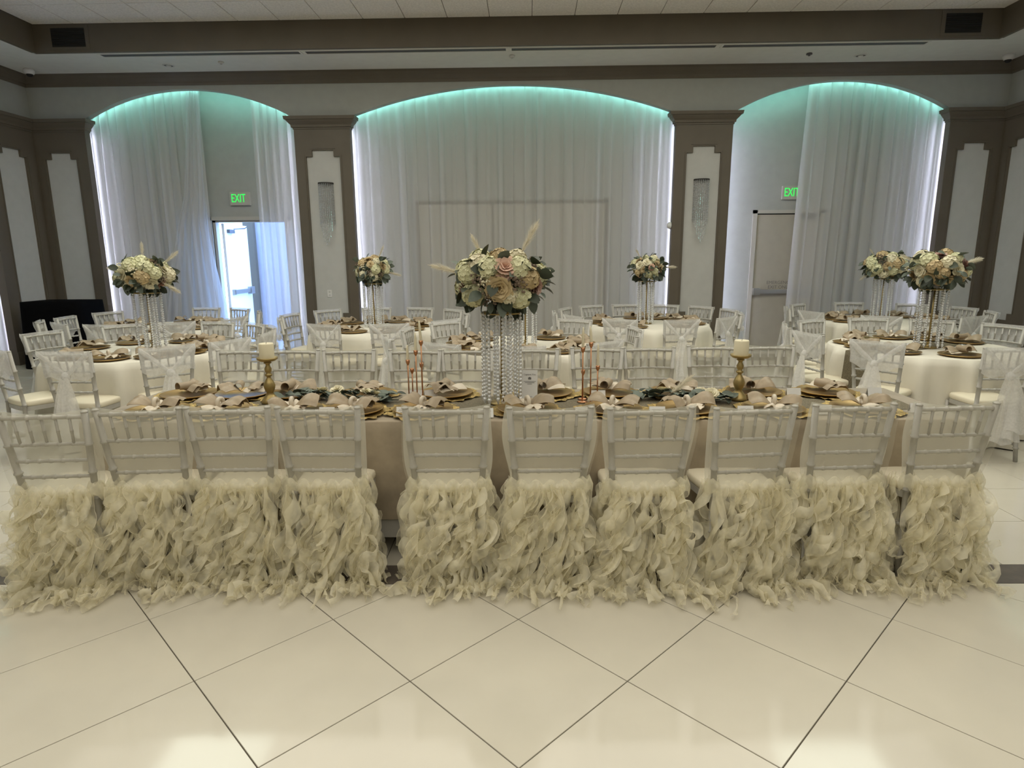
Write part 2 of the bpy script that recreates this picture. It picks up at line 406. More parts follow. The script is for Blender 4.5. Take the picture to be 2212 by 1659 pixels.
# ceiling: low soffit ring, brown fascia, tiled upper ceiling
SX0, SX1, SY1 = -6.81, 6.25, 9.2
b = MB(); b.box(XL-.2, XR+.2, SY1, YW+.2, 4.402, 4.5); b.box(XL-.2, SX0, -9.1, SY1, 4.402, 4.5); b.box(SX1, XR+.2, -9.1, SY1, 4.402, 4.5)
ceil = mk('ceiling', b, M['soffit']); tag(ceil, kind='structure')
b = MB(); b.box(SX0-.03, SX1+.03, SY1-.004, SY1+.05, 4.398, 4.80); b.box(SX0-.05, SX0+.004, -9, SY1, 4.398, 4.80); b.box(SX1-.004, SX1+.05, -9, SY1, 4.398, 4.80)
o = mk('trim_8', b, M['brown']); tag(o, kind='structure')
ZC = 4.755
b = MB(); b.box(SX0-.2, SX1+.2, -9.1, SY1+.1, ZC+.012, ZC+.1)
ceil2 = mk('ceiling', b, M['tbar']); tag(ceil2, kind='structure')
cp = .57
tb = MB(); tb.box(-cp/2+.005, cp/2-.005, -cp/2+.005, cp/2-.005, 0, .012); tmesh = tb.mesh('ceiling_tile', M['ctile'])
far = MB()
for i in range(-12, 13):
    for j in range(0, 31):
        x0 = -.52+i*cp; y1 = 9.19-j*cp-(0 if j == 0 else .09)
        y0 = 9.19-(j+1)*cp-.09
        xa, xb = max(x0, SX0), min(x0+cp, SX1)
        if xb-xa < .05: continue
        if j < 3:
            if xa == x0 and xb == x0+cp and j > 0: ob('ceiling_tile', tmesh, ceil2, loc=(x0+cp/2, (y0+y1)/2, ZC))
            else:
                b = MB(); b.box(xa+.005, xb-.005, y0+.005, y1-.005, ZC, ZC+.012); mk('ceiling_tile', b, M['ctile'], ceil2)
        else: far.box(xa+.005, xb-.005, y0+.005, y1-.005, ZC, ZC+.012)
o = mk('ceiling_tile_field', far, M['ctile'], ceil2); tag(o, kind='stuff')
# slot diffusers, vents, lamps, sprinklers, cameras
for k, (x0, x1) in enumerate([(-6.01,-3.15),(-3.12,-.28),(-.26,2.59),(2.63,5.42)]):
    t = thing('slot_diffuser', ['leftmost long ceiling slot diffuser in the low soffit','second ceiling slot diffuser from the left above the wide arch','third ceiling slot diffuser from the left above the wide arch','rightmost long ceiling slot diffuser in the low soffit'][k], 'air diffuser', ((x0+x1)/2, 9.36, 4.402), 0, 'slot diffusers along the soffit')
    w2 = (x1-x0)/2
    b = MB(); b.box(-w2, w2, -.07, -.055, -.008, 0); b.box(-w2, w2, .055, .07, -.008, 0); b.box(-w2, -w2+.03, -.055, .055, -.008, 0); b.box(w2-.03, w2, -.055, .055, -.008, 0)
    mk('frame', b, M['soffit'], t)
    b = MB(); b.box(-w2+.03, w2-.03, -.055, .055, -.002, 0); mk('slot', b, M['dark'], t)
    for y in (-.028, 0, .028):
        b = MB(); b.box(-w2+.03, w2-.03, y-.009, y+.009, -.006, -.002); mk('bar', b, M['slot'], t)
for x, lab in ((-6.315, 'square dark return vent in the brown fascia, left end'), (5.75, 'square dark return vent in the brown fascia, right end')):
    t = thing('return_vent', lab, 'vent', (x, SY1-.004, 4.585), 0, 'return vents in the fascia')
    b = MB(); b.box(-.29,.29,-.006,0,-.155,-.12); b.box(-.29,.29,-.006,0,.12,.155); b.box(-.29,-.235,-.006,0,-.12,.12); b.box(.235,.29,-.006,0,-.12,.12)
    mk('frame', b, M['brown'], t)
    b = MB(); b.box(-.235,.235,-.003,0,-.12,.12); mk('backing', b, M['dark'], t)
    for k in range(9):
        z = -.105+k*.026; b = MB(); b.hexa([(-.235,-.014,z-.006),(.235,-.014,z-.006),(.235,-.003,z+.004),(-.235,-.003,z+.004),(-.235,-.014,z-.003),(.235,-.014,z-.003),(.235,-.003,z+.007),(-.235,-.003,z+.007)])
        mk('slat', b, M['grille'], t)
for x, y, lab in ((-5.32, 9.86, 'recessed gimbal downlight in the soffit above the left arch'), (4.78, 9.88, 'recessed gimbal downlight in the soffit above the right arch')):
    t = thing('downlight', lab, 'ceiling light', (x, y, 4.402), 0, 'soffit downlights')
    b = MB(); b.lathe([(.085,-.001),(.085,-.008),(.07,-.010),(.066,-.001)], 20, caps=False); mk('ring', b, M['white'], t, True)
    b = MB(); b.lathe([(.067,-.002),(.066,-.003)], 20); mk('reflector', b, M['slot'], t)
    b = MB(); b.lathe([(.035,-.003),(.035,-.012),(.015,-.02),(.004,-.021)], 14); mk('bulb', b, M['white'], t, True)
for x, y, lab, mm in ((-4.47, 9.73, 'white sprinkler disc in the soffit right of left downlight', 'white'), (-.23, 9.64, 'white sprinkler disc in the soffit above the wide arch', 'white'), (3.99, 9.74, 'small dark sprinkler head in the soffit left of right downlight', 'slot')):
    b = MB(); b.lathe([(.038,0),(.042,-.012),(.040,-.02),(.012,-.024),(.010,-.034),(.018,-.036)], 16); o = mk('sprinkler', b, M[mm], None, True, loc=(x,y,4.402)); tag(o, lab, 'sprinkler')
for x, lab in ((-7.5, 'white dome security camera in the left ceiling corner'), (6.92, 'white dome security camera in the right ceiling corner')):
    t = thing('dome_camera', lab, 'camera', (x, 9.95, 4.402), 0, 'corner dome cameras')
    b = MB(); b.lathe([(.07,0),(.075,-.03),(.062,-.06),(.05,-.07)], 18); mk('housing', b, M['white'], t, True)
    b = MB(); b.lathe([(.045,-.068),(.042,-.088),(.025,-.104),(.004,-.108)], 16); mk('lens', b, M['dark'], t, True)

# ------------------------------------------------------------------ doors
d1 = MB(); d1.box(DX0-.06, DX0, YB-.02, YB+.02, 0, DH+.06); d1.box(DX1, DX1+.06, YB-.02, YB+.02, 0, DH+.06); d1.box(DX0-.06, DX1+.06, YB-.02, YB+.02, DH, DH+.06)
d1.box(DX0, DX0+.05, YB+.02, YB+.14, 0, DH); d1.box(DX1-.05, DX1, YB+.02, YB+.14, 0, DH); d1.box(DX0, DX1, YB+.02, YB+.14, DH-.03, DH)
door1 = mk('door_1', d1, M['frame']); tag(door1, kind='structure')
lf = MB(); lf.box(0, 1.0, 0, .045, .01, DH-.04)
leaf = mk('door_leaf', lf, M['whitedoor'], door1, loc=(DX0+.13, YB+.14, 0), rot=(0,0,radians(93)))
b = MB(); b.box(.12, .95, -.055, -.02, .98, 1.05); b.box(.80, .96, -.07, 0, .95, 1.08); b.box(.10,.16,-.05,0,.97,1.06); mk('panic_bar', b, M['steel'], leaf)
b = MB(); b.box(.1,.32,-.05,0,2.03,2.09); b.tube([(.28,-.05,2.1),(.5,-.16,2.12),(.2,-.3,2.13)], .01, 6); mk('door_closer', b, M['slot'], leaf)
door3 = MB(); x0, x1, hh = 3.755, 4.78, 2.265
door3.box(x0-.07, x0, YB-.025, YB+.01, 0, hh+.055); door3.box(x1, x1+.07, YB-.025, YB+.01, 0, hh+.055); door3.box(x0-.07, x1+.07, YB-.025, YB+.01, hh, hh+.055)
door3o = mk('door_3', door3, M['frame']); tag(door3o, kind='structure')
b = MB(); b.box(x0, x1, YB-.006, YB+.004, 0, .02); b.box(x0, x1, YB-.006, YB+.004, hh-.02, hh); mk('gap', b, M['dark'], door3o)
b = MB(); b.box(x0+.006, x1-.006, YB-.010, YB+.005, .02, hh-.02); lf3 = mk('door_leaf', b, M['doorp'], door3o)
b = MB(); b.box(x0+.03, x1-.05, YB-.075, YB-.03, .965, 1.03); b.box(x0+.0, x0+.11, YB-.085, YB-.01, .94, 1.055); b.box(x1-.14, x1-.02, YB-.085, YB-.01, .94, 1.055); mk('panic_bar', b, M['steel'], lf3)
b = MB(); b.box(x0+.72, x1-.05, YB-.06, YB-.01, hh-.09, hh-.03); mk('door_closer', b, M['dark'], lf3)
d2 = MB(); 
for u0, u1 in ((-1.865,-1.83),(1.27,1.31)): d2.box(u0, u1, YB-.035, YB, 0, 2.53)
d2.box(-1.865, 1.31, YB-.035, YB, 2.46, 2.505)
door2 = mk('door_2', d2, M['brown']); tag(door2, kind='structure')
for k, (u0, u1) in enumerate(((-1.83,-.60),(-.585,1.27))):
    b = MB(); b.box(u0+.006, u1-.006, YB-.02, YB, .02, 2.455); mk('door_leaf', b, M['frame'], door2)
b = MB(); b.box(-.605,-.58,YB-.03,YB,.02,2.46); mk('astragal', b, M['brown'], door2)
# outside the open exit
b = MB(); b.box(-14, 4, 10.86, 24, -.25, -.01); o = mk('exterior_ground', b, M['concrete']); tag(o, kind='structure')
b = MB(); b.box(-5.24, -2.6, 12.2, 12.5, 0, 3.6); o = mk('exterior_wall', b, M['extwall']); tag(o, kind='structure')
b = MB(); b.box(-5.44, -5.24, 12.1, 12.5, 0, 3.6); o = mk('exterior_post', b, M['extpost']); tag(o, kind='structure')

def text_mesh(s, size, mt, depth=.001, name='lettering', align='CENTER'):
    c = bpy.data.curves.new(name, 'FONT'); c.body = s; c.size = size; c.extrude = depth; c.align_x = align; c.align_y = 'CENTER'
    c.resolution_u = 3
    o = bpy.data.objects.new(name, c); COL.objects.link(o)
    dg = bpy.context.evaluated_depsgraph_get(); dg.update()
    me = bpy.data.meshes.new_from_object(o.evaluated_get(dg)); bpy.data.objects.remove(o)
    me.materials.clear(); me.materials.append(mt); me.name = name; return me
R90 = (radians(90), 0, 0)
ex = text_mesh('EXIT', .19, M['exitgreen'], .003)
for x, z, lab in ((-4.80, 2.572, 'lit green exit sign over the open left door'), (4.29, 2.588, 'lit green exit sign half behind the right curtain')):
    t = thing('exit_sign', lab, 'exit sign', (x, YB, z), 0)
    b = MB(); b.box(-.165,.165,-.05,0,-.105,.105); mk('housing', b, M['frame'], t)
    ob('lettering', ex, t, loc=(-.02,-.054,0), rot=R90, scale=(.62,1,1))
em = text_mesh('EMERGENCY\nEXIT ONLY', .075, M['ink'], .0005)
ob('lettering', em, lf3, loc=(4.20, YB-.0115, 1.105), rot=R90)

# ------------------------------------------------------------------ sconces, outlet, dome fixture
for x, lab in ((-3.235, 'crystal strand wall sconce on the column left of centre'), (2.72, 'crystal strand wall sconce on the column right of centre')):
    t = thing('wall_sconce', lab, 'wall sconce', (x, YW+.035, 2.16), 0, 'column sconces')
    b = MB(); b.box(-.11,.11,-.012,0,0,.60); mk('back_plate', b, M['steel'], t)
    n = 12; pr = [(.125*cos(pi+pi*k/n), .115*sin(pi+pi*k/n)) for k in range(n+1)]
    b = MB(); b.prism(pr, .585, .612); mk('top_band', b, M['grille'], t)
    for k in range(13):
        a = pi+pi*k/12; px, py = .115*cos(a), .105*sin(a)-.006
        L = -.36*(1-abs(px/.118)**1.4)-.01
        b = MB(); z = .585
        while z > L:
            s = .0135; b.add([(px-s,py,z),(px,py-s,z),(px+s,py,z),(px,py+s,z),(px,py,z+.016),(px,py,z-.016)], [(0,1,4),(1,2,4),(2,3,4),(3,0,4),(1,0,5),(2,1,5),(3,2,5),(0,3,5)]); z -= .024
        mk('crystal_strand', b, M['glass'], t)
t = thing('wall_outlet', 'white outlet plate on the left column panel', 'outlet', (-3.285, YW+.035, 1.02), 0)
b = MB(); b.box(-.036,.036,-.006,0,-.06,.06); mk('plate', b, M['white'], t)
for z in (-.027,.027):
    b = MB(); b.lathe([(.016,0),(.014,.002)], 12); b.xform(lambda p: (p[0], -.006-p[2], p[1]+z)); mk('socket', b, M['panel'], t)
b = MB(); b.lathe([(.055,0),(.055,.02),(.04,.05),(.015,.062)], 16); b.xform(lambda p: (2.275-p[2], YW+.06+p[1], 2.07+p[0])); o = mk('wall_fixture', b, M['white'], None, True); tag(o, 'small white dome fixture on the edge of the right column', 'fixture')

# ------------------------------------------------------------------ curtains
def curtain(name, label, u0, u1, ztop, T, seed, d=.20, amp=.058, zb=.03, lean=None, m='curtain', n_per=.085):
    r = random.Random(seed); n = int((u1-u0)/.009); rows = 14
    ks = [(r.uniform(.75,1.3)*2*pi/n_per*.5, r.uniform(0,6.3), r.uniform(.5,1)) for _ in range(4)]
    ph = [r.uniform(-.6,.6) for _ in range(n+1)]
    P = []
    for i in range(n+1):
        s = i/n; u = u0+(u1-u0)*s; row = []
        for j in range(rows+1):
            t = j/rows; zt = ztop(u); z = zt+(zb-zt)*t
            grow = .55+.45*min(1, t*3)
            y = sum(a*sin(k*u+p+.5*t*sin(3*p)) for k,p,a in ks)/2.0
            y = d + amp*grow*math.tanh(1.5*y)
            x = u + .030*grow*(sum(a*cos(k*u+p) for k,p,a in ks[:2])/1.2+.25*cos(ks[2][0]*u*2.1+ks[2][1])) + (lean(s,t) if lean else 0)
            row.append(T((x, y, z)))
        P.append(row)
    b = MB(); b.grid(P); o = mk(name, b, M[m], None, True); tag(o, label, 'curtain'); return o
aL, aC, aR = (-7.02,-3.68), (-2.795,2.28), (3.153,6.43)
top = lambda a: (lambda u: min(4.34, arc(min(max(u,a[0]),a[1]), *a)+.09))
curtain('sheer_curtain', 'wide white sheer curtain filling the centre arch', -2.88, 2.37, top(aC), TB, 3)
curtain('sheer_curtain', 'white sheer curtain on the left half of the left arch', -7.12, -5.24, top(aL), TB, 5, d=.22)
curtain('sheer_curtain', 'narrow white sheer curtain at right side of the left arch', -4.40, -3.60, top(aL), TB, 8, d=.21)
curtain('sheer_curtain', 'white sheer curtain on the right half of the right arch', 4.33, 6.52, top(aR), TB, 11, d=.21, lean=lambda s,t: -.10*(1-s)*t)
curtain('sheer_curtain', 'white sheer curtain in the left side wall arch', 4.3, 9.40, top((4.35,9.31)), TL, 13)
curtain('sheer_curtain', 'white sheer curtain in the right side wall arch', 4.3, 9.45, top((4.40,9.36)), TR, 14)
# loose drape swept out beside the open door
def swept():
    r = random.Random(21); keys = [(4.26,-5.40,-5.19),(3.3,-5.52,-5.25),(2.6,-5.62,-5.28),(2.19,-5.76,-5.29),(1.5,-5.95,-5.20),(.62,-6.13,-5.06),(.03,-6.25,-4.98)]
    def lr(z):
        for (za,la,ra),(zb,lb,rb) in zip(keys[:-1],keys[1:]):
            if zb <= z <= za: t = (za-z)/(za-zb); return la+(lb-la)*t, ra+(rb-ra)*t
        return keys[-1][1:]
    P = []; n = 60
    for i in range(n+1):
        s = i/n; row = []
        for j in range(31):
            z = 4.26+(.03-4.26)*j/30; l, q = lr(z); wdt = q-l
            y = YW+.165+.02*sin(s*2*pi*5+1.3*sin(s*5))*min(1,.5+wdt)+.008*sin(s*47)
            row.append((l+wdt*s, y, z))
        P.append(row)
    b = MB(); b.grid(P); o = mk('sheer_drape', b, M['curtain2'], None, True); tag(o, 'loose sheer drape flaring out beside the open left door', 'curtain')
swept()

# ------------------------------------------------------------------ black draped table
t = thing('black_draped_table', 'tall table under a black cloth in the left corner', 'table', (-7.03, 9.3, 0), 0)
b = MB(); P = []
for k in range(60):
    a = 2*pi*k/60; c, s = cos(a), sin(a); q = 1/max(abs(c), abs(s)); row = []
    for j in range(9):
        z = .99*(1-j/8); fl_ = 1+.10*(1-z/.99)*(1+.35*sin(a*9)); row.append((.45*c*min(q,1.28)*fl_, .33*s*min(q,1.28)*fl_, max(z,.005)))
    P.append(row)
b.grid(P, True); b.f.append(tuple(k*9 for k in range(59,-1,-1))); mk('black_cloth', b, M['black'], t, True)

# ------------------------------------------------------------------ chairs
def bamboo(b, pts, r, rings):
    """tube with raised rings along a polyline"""
    out = []; rad = []; pts = [Vector(p) for p in pts]; seglen = [(pts[i+1]-pts[i]).length for i in range(len(pts)-1)]; L = sum(seglen)
    ts = sorted(set([0, L]+[sum(seglen[:i]) for i in range(len(pts))])); marks = []
    for q in rings: marks += [(q*L-.007, 1), (q*L-.004, 1.32), (q*L+.004, 1.32), (q*L+.007, 1)]
    for q in ts: marks.append((q, 1))
    marks.sort()
    for q, k in marks:
        q = min(max(q,0),L); acc = 0
        for i, l in enumerate(seglen):
            if q <= acc+l+1e-9:
                out.append(pts[i]+(pts[i+1]-pts[i])*((q-acc)/l)); break
            acc += l
        rad.append(r*k)
    o2, r2 = [out[0]], [rad[0]]
    for p, q in zip(out[1:], rad[1:]):
        if (p-o2[-1]).length > 1e-4: o2.append(p); r2.append(q)
    b.tube(o2, r2, 8)
BX = lambda z: .160+.033*max(0,(z-.45)/.45)     # half width of the back at height z
BY = lambda z: -.150-.055*max(0,(z-.45)/.45)
def chair_meshes():
    c = {}
    for s in (-1, 1):
        b = MB(); bamboo(b, [(s*.178,-.185,0),(s*.166,-.160,.25),(s*BX(.45),BY(.45),.45),(s*BX(.65),BY(.65),.65),(s*BX(.90),BY(.90),.90)], .0155, [.12,.3,.5,.66,.82])
        b.lathe([(.0165,0),(.017,.004),(.011,.009)], 8, (s*BX(.9), BY(.9), .897)); c['post%d' % s] = b.mesh('back_post', M['chair'], True)
        b = MB(); bamboo(b, [(s*.178,.155,0),(s*.180,.150,.42)], .0145, [.25,.5,.75]); c['leg%d' % s] = b.mesh('front_leg', M['chair'], True)
        for k, z in enumerate((.13,.27)):
            b = MB(); bamboo(b, [(s*.172,-.165,z),(s*.179,.15,z)], .0095, [.3,.7]); c['side%d%d' % (s,k)] = b.mesh('stretcher', M['chair'], True)
    for k, (y, x, z) in enumerate(((.152,.178,.20),(.152,.178,.33),(-.165,.17,.20))):
        b = MB(); bamboo(b, [(-x,y,z),(x,y,z)], .0095, [.25,.5,.75]); c['cross%d' % k] = b.mesh('stretcher', M['chair'], True)
    for k, z in enumerate((.875,.74,.655,.572)):
        b = MB(); n = 8; pts = [(-BX(z)+2*BX(z)*i/n, BY(z)-.012*sin(pi*i/n), z+.004*sin(pi*i/n)) for i in range(n+1)]
        bamboo(b, pts, .0105 if k == 0 else .009, [.18,.345,.5,.655,.82]); c['rail%d' % k] = b.mesh('top_rail' if k == 0 else 'back_rail', M['chair'], True)
    for k in range(5):
        q = -.66+.33*k; b = MB(); z0, z1 = .74, .875
        bamboo(b, [(q*BX(z0),BY(z0)-.008,z0),(q*BX(.81),BY(.81)-.009,.81),(q*BX(z1),BY(z1)-.009,z1)], .0068, [.5]); c['spin%d' % k] = b.mesh('spindle', M['chair'], True)
    def outline(k=1., n=28):
        o = []
        for i in range(n):
            a = 2*pi*i/n; cx, sy = cos(a), sin(a); e = .38
            x = math.copysign(abs(cx)**e, cx); y = math.copysign(abs(sy)**e, sy); wd = .176+.016*(y+1)/2
            o.append((x*wd*k, .005+y*.170*k))
        return o
    b = MB(); rings = [(.97,.440),(1.0,.447),(1.012,.460),(1.0,.476),(.96,.486),(.80,.491),(.4,.494)]
    P = [[(x,y,z) for x,y in outline(k)] for k,z in rings]
    b.grid([[P[i][j] for i in range(len(P))] for j in range(28)], True); n0 = len(b.v)
    b.f.append(tuple(j*len(P)+len(P)-1 for j in range(28))); b.f.append(tuple(j*len(P) for j in range(27,-1,-1))); c['seat'] = b.mesh('seat', M['cushion'], True)
    b = MB(); o = outline(.99); b.prism(o, .405, .440); c['frame'] = b.mesh('seat_frame', M['chair'])
    return c
CM = chair_meshes()
def cover_mesh(seed):
    out = []; n, rows = 26, 12
    for side, mt in ((-1, M['cover']), (1, M['cover2'])):
        b = MB()
        P = []
        for i in range(n+1):
            s = -1+2*i/n; row = []
            for j in range(rows+1):
                t = j/rows; z = .912+(.47-.912)*t
                wd = BX(z)+.016+.022*sin(pi*min(1,t*1.1))+.008*sin(6*t+seed)+.010*t
                x = s*wd; y = BY(z)+side*(.022 if t > .02 else .010)-.012*cos(s*pi/2)+.006*sin(9*s+seed+4*t)*t
                if t < .01: z += .004-.022*(1-s*s)
                row.append((x,y,z))
            P.append(row)
        b.grid(P); out.append(b.mesh('back_cover', mt, True))
    return out
def skirt_mesh(seed):
    """curly organza ribbons hanging from the chair seat to the floor"""
    r = random.Random(seed); b = MB(); hem = MB()
    def ribbon(x0, y0, z0, ox, oy, L, wid, amp, fr, ph, trail, seg=30):
        path = []; 
        for k in range(seg+1):
            t = k/seg; s = t*L; z = z0-s; o = .015+.075*t
            e = 0
            if z < .02: e = .02-z; z = .018+.045*abs(sin(9*e*4+ph))*exp(-e*6)
            g = min(1, t*4)
            px = x0+ox*(o+e*trail)+amp*g*sin(2*pi*fr*t+ph)+.02*g*sin(5.1*t+2*ph); py = y0+oy*(o+e*trail)+amp*.8*g*cos(2*pi*fr*t+ph)
            path.append(Vector((px, py, z)))
        P = []; HA = []; HB = []
        tw = r.uniform(0,6.3); trate = r.uniform(2,6)*r.choice((-1,1)); c2 = r.uniform(3,7)
        for k in range(seg+1):
            t = k/seg; tg = (path[min(k+1,seg)]-path[max(k-1,0)]).normalized(); a = tw+trate*t+.8*sin(c2*t*3)
            n1 = tg.cross(Vector((cos(a), sin(a), .2))).normalized(); n2 = tg.cross(n1)
            wd = wid*(.42+.8*abs(2*((.9*t*fr*2+ph/3) % 1)-1))*(.5+.5*min(1,t*6))
            if path[k].z < .03: n1 = Vector((n1.x, n1.y, n1.z*.6))
            row = []
            for q in (-1,-.4,.4,1):
                p = path[k]+n1*wd*q+n2*wd*.55*(q*q-.4); p.z = max(p.z, .004); row.append(tuple(p))
            P.append(row)
            for e, q in ((HA,-1),(HB,1)):
                p = path[k]+n1*wd*q+n2*wd*.33; p.z = max(p.z, .004); e.append((tuple(p), tuple(p+n1*.0022*q+n2*.0012)))
        b.grid(P); hem.grid(HA) if r.random() < .6 else None; hem.grid(HB) if r.random() < .5 else None
    N = 58
    for i in range(N):
        f = r.uniform(-1.25, 1.25)
        if abs(f) <= 1: x0 = f*.170; y0 = -.185+r.uniform(-.03,.012); ox = f*.35+r.uniform(-.3,.3); oy = -1
        else:
            s = math.copysign(1,f); q = (abs(f)-1)/.25; x0 = s*(.178+r.uniform(-.01,.015)); y0 = -.17+q*.13; ox = s*.55; oy = -.6+r.uniform(-.3,.3)
        ribbon(x0, y0, .505+r.uniform(-.02,.02), ox, oy, r.uniform(.48,.68) if r.random() < .75 else r.uniform(.25,.45), r.uniform(.014,.036), r.uniform(.016,.038), r.uniform(1.3,3.0), r.uniform(0,6.3), r.uniform(.5,1.2))
    for i in range(16):     # short curls low down that mound up on the floor
        x0 = r.uniform(-.22,.22); ribbon(x0, -.20+r.uniform(-.06,.06), r.uniform(.18,.32), x0*1.6, -1, r.uniform(.22,.36), r.uniform(.022,.036), r.uniform(.02,.04), r.uniform(1,2.4), r.uniform(0,6.3), r.uniform(.4,.9), 18)
    return b.mesh('ruffle_skirt', M['organza'], True), hem.mesh('ruffle_hem', M['hem'], True)
def band_mesh(seed):
    r = random.Random(seed); b = MB(); P = []; n = 48
    for i in range(n+1):
        s = -1+2*i/n; row = []
        for q in range(5):
            t = q/4; x = s*.20; y = -.186-.018*cos(s*pi/2)-.02*sin(pi*t)*(.6+.6*abs(sin(s*13+seed)))
            if abs(s) > .9: y += (abs(s)-.9)*.6
            z = .475+.055*t*(.7+.55*abs(sin(s*9+seed)))
            row.append((x,y,z))
        P.append(row)
    b.grid(P)
    # two ties climbing over the posts
    for sg in (-1,1):
        P = []
        for i in range(13):
            a = 2*pi*i/12; P.append([(sg*.178+.034*cos(a), -.17+.034*sin(a), .47+.02*sin(3*a+seed)), (sg*.176+.040*cos(a), -.17+.042*sin(a), .505+.012*sin(4*a)), (sg*.172+.024*cos(a), -.168+.026*sin(a), .545+.01*cos(3*a))])
        b.grid(P)
    return b.mesh('ruffle_band', M['organza'], True)
def sash_meshes(seed):
    r = random.Random(seed); out = {}
    # lace pulled over the top of the back (front and rear layers)
    b = MB(); n = 14
    for side in (-1,):
        P = []
        for i in range(n+1):
            s = -1+2*i/n; row = []
            zb = .70-.035*(1-abs(s))+.015*sin(7*s+seed) if side < 0 else .735+.01*sin(5*s+seed)
            for j in range(7):
                t = j/6; z = .910+(zb-.910)*t
                row.append((s*(BX(z)+.017+.004*sin(8*t)), BY(z)+side*.021-.010*cos(s*pi/2)+.004*sin(11*s+seed), z))
            P.append(row)
        b.grid(P)
    out['sash_panel'] = b.mesh('sash_panel', M['lace'], True)
    # gathered straps from the top corners down to the knot
    b = MB(); kz = .70+r.uniform(-.02,.02)
    for sg in (-1,1):
        P = []
        for i in range(13):
            t = i/12; x = sg*(BX(.9)+.012)*(1-t)**1.05; z0 = .895+(kz-.895)*t; y = BY(z0)-.032-.014*t
            hw = .022-.004*t+.008*sin(pi*t); row = []
            for q in (-1,-.5,0,.5,1): row.append((x, y-.006*(1-q*q)+.003*sin(6*q+9*t), z0+hw*q))
            P.append(row)
        b.grid(P)
    out['sash_strap'] = b.mesh('sash_strap', M['lace'], True)
    b = MB(); b.lathe([(.004,-.034),(.022,-.026),(.032,-.008),(.031,.012),(.018,.030),(.004,.036)], 10, (0, BY(.7)-.055, kz))
    b.xform(lambda p: (p[0]*(1+.2*sin(40*p[2])), p[1]+.3*(p[2]-kz)*0, p[2])); out['sash_knot'] = b.mesh('sash_knot', M['lace'], True)
    b = MB()
    for k in range(3):
        P = []; ph = r.uniform(0,6); L = r.uniform(.40,.52) if k else .50; dx = (k-1)*.025
        for i in range(11):
            s = -1+2*i/10; row = []
            for j in range(12):
                t = j/11; wd = .018+.085*t**.8; z = kz-.01-L*t
                row.append((dx+dx*1.5*t+s*wd, BY(.7)-.062-.05*t-.012*k+.016*t*sin(4.5*s+ph+2*t), z+.02*t*sin(3*s+ph)))
            P.append(row)
        b.grid(P)
    out['sash_tail'] = b.mesh('sash_tail', M['lace'], True)
    return out
SASH = [sash_meshes(k) for k in range(4)]
COVER = [cover_mesh(k) for k in range(4)]
COVB = []
for k in range(4):
    me = COVER[k][0].copy(); me.materials.clear(); me.materials.append(M['cover2']); COVB.append([me])
def make_chair(kind, seed, label, group):
    t = thing('chiavari_chair', label, 'chair', group=group)
    part(t, 'seat', CM['seat']); part(t, 'seat_frame', CM['frame'])
    for s in (-1,1):
        part(t, 'back_post', CM['post%d' % s]); part(t, 'front_leg', CM['leg%d' % s])
        for k in (0,1): part(t, 'stretcher', CM['side%d%d' % (s,k)])
    for k in range(3): part(t, 'stretcher', CM['cross%d' % k])
    part(t, 'top_rail', CM['rail0'])
    for k in (1,2,3): part(t, 'back_rail', CM['rail%d' % k])
    for k in range(5): part(t, 'spindle', CM['spin%d' % k])
    if kind != 'sash':
        for me in (COVER[seed % 4] if kind == 'skirt' else COVB[seed % 4]): part(t, 'back_cover', me)['label'] = 'sheer cream organza over the chair back'
    if kind == 'skirt':
        sk, hm = skirt_mesh(seed); o = part(t, 'ruffle_skirt', sk); o['kind'] = 'stuff'; h2 = part(o, 'ruffle_hem', hm); h2['kind'] = 'stuff'; o['label'] = 'curly champagne organza ribbons hanging to the floor'
        o = part(t, 'ruffle_band', band_mesh(seed)); o['label'] = 'gathered champagne organza band at seat height'
    if kind == 'sash':
        for nm, me in SASH[seed % 4].items(): part(t, nm, me)
    return t
ORD = ['leftmost','second from the left','third from the left','fourth from the left','fifth from the left','fifth from the right','fourth from the right','third from the right','second from the right','rightmost']
front = [(-2.275,2.81,6),(-1.862,2.88,5),(-1.446,2.91,3),(-1.009,2.91,0),(-.393,2.909,2),(.102,2.909,3),(.574,2.899,4),(1.065,2.913,8),(1.551,2.969,5),(2.04,2.983,5)]
for k, (x, y, a) in enumerate(front):
    a = radians(a); y -= .04
    c = make_chair('skirt', 31+k, ORD[k]+' chair with champagne ruffle skirt, near side of long table', 'ruffled chairs along the near side of the long table')
    c.location = (x-.205*sin(a), y+.205*cos(a), 0); c.rotation_euler = (0,0,a)
opp = [(-2.223,4.369),(-1.837,4.39),(-1.373,4.37),(-.891,4.36),(-.464,4.37),(.027,4.40),(.512,4.45),(.943,4.47),(1.431,4.53),(1.886,4.54)]
proto = None
for k, (x, y) in enumerate(opp):
    lab = ORD[k]+' sheer-covered chair on far side of long table'
    g = 'covered chairs along the far side of the long table'
    c = make_chair('cover', k, lab, g) if k < 4 else copy_tree(OPP[k % 4])
    if k == 0: OPP = []
    if k < 4: OPP.append(c)
    a = pi+FA+radians(rnd.uniform(-4,4)); place(c, (x+.205*sin(a), y-.04-.205*cos(a)*-1*-1, 0), a, lab, g)

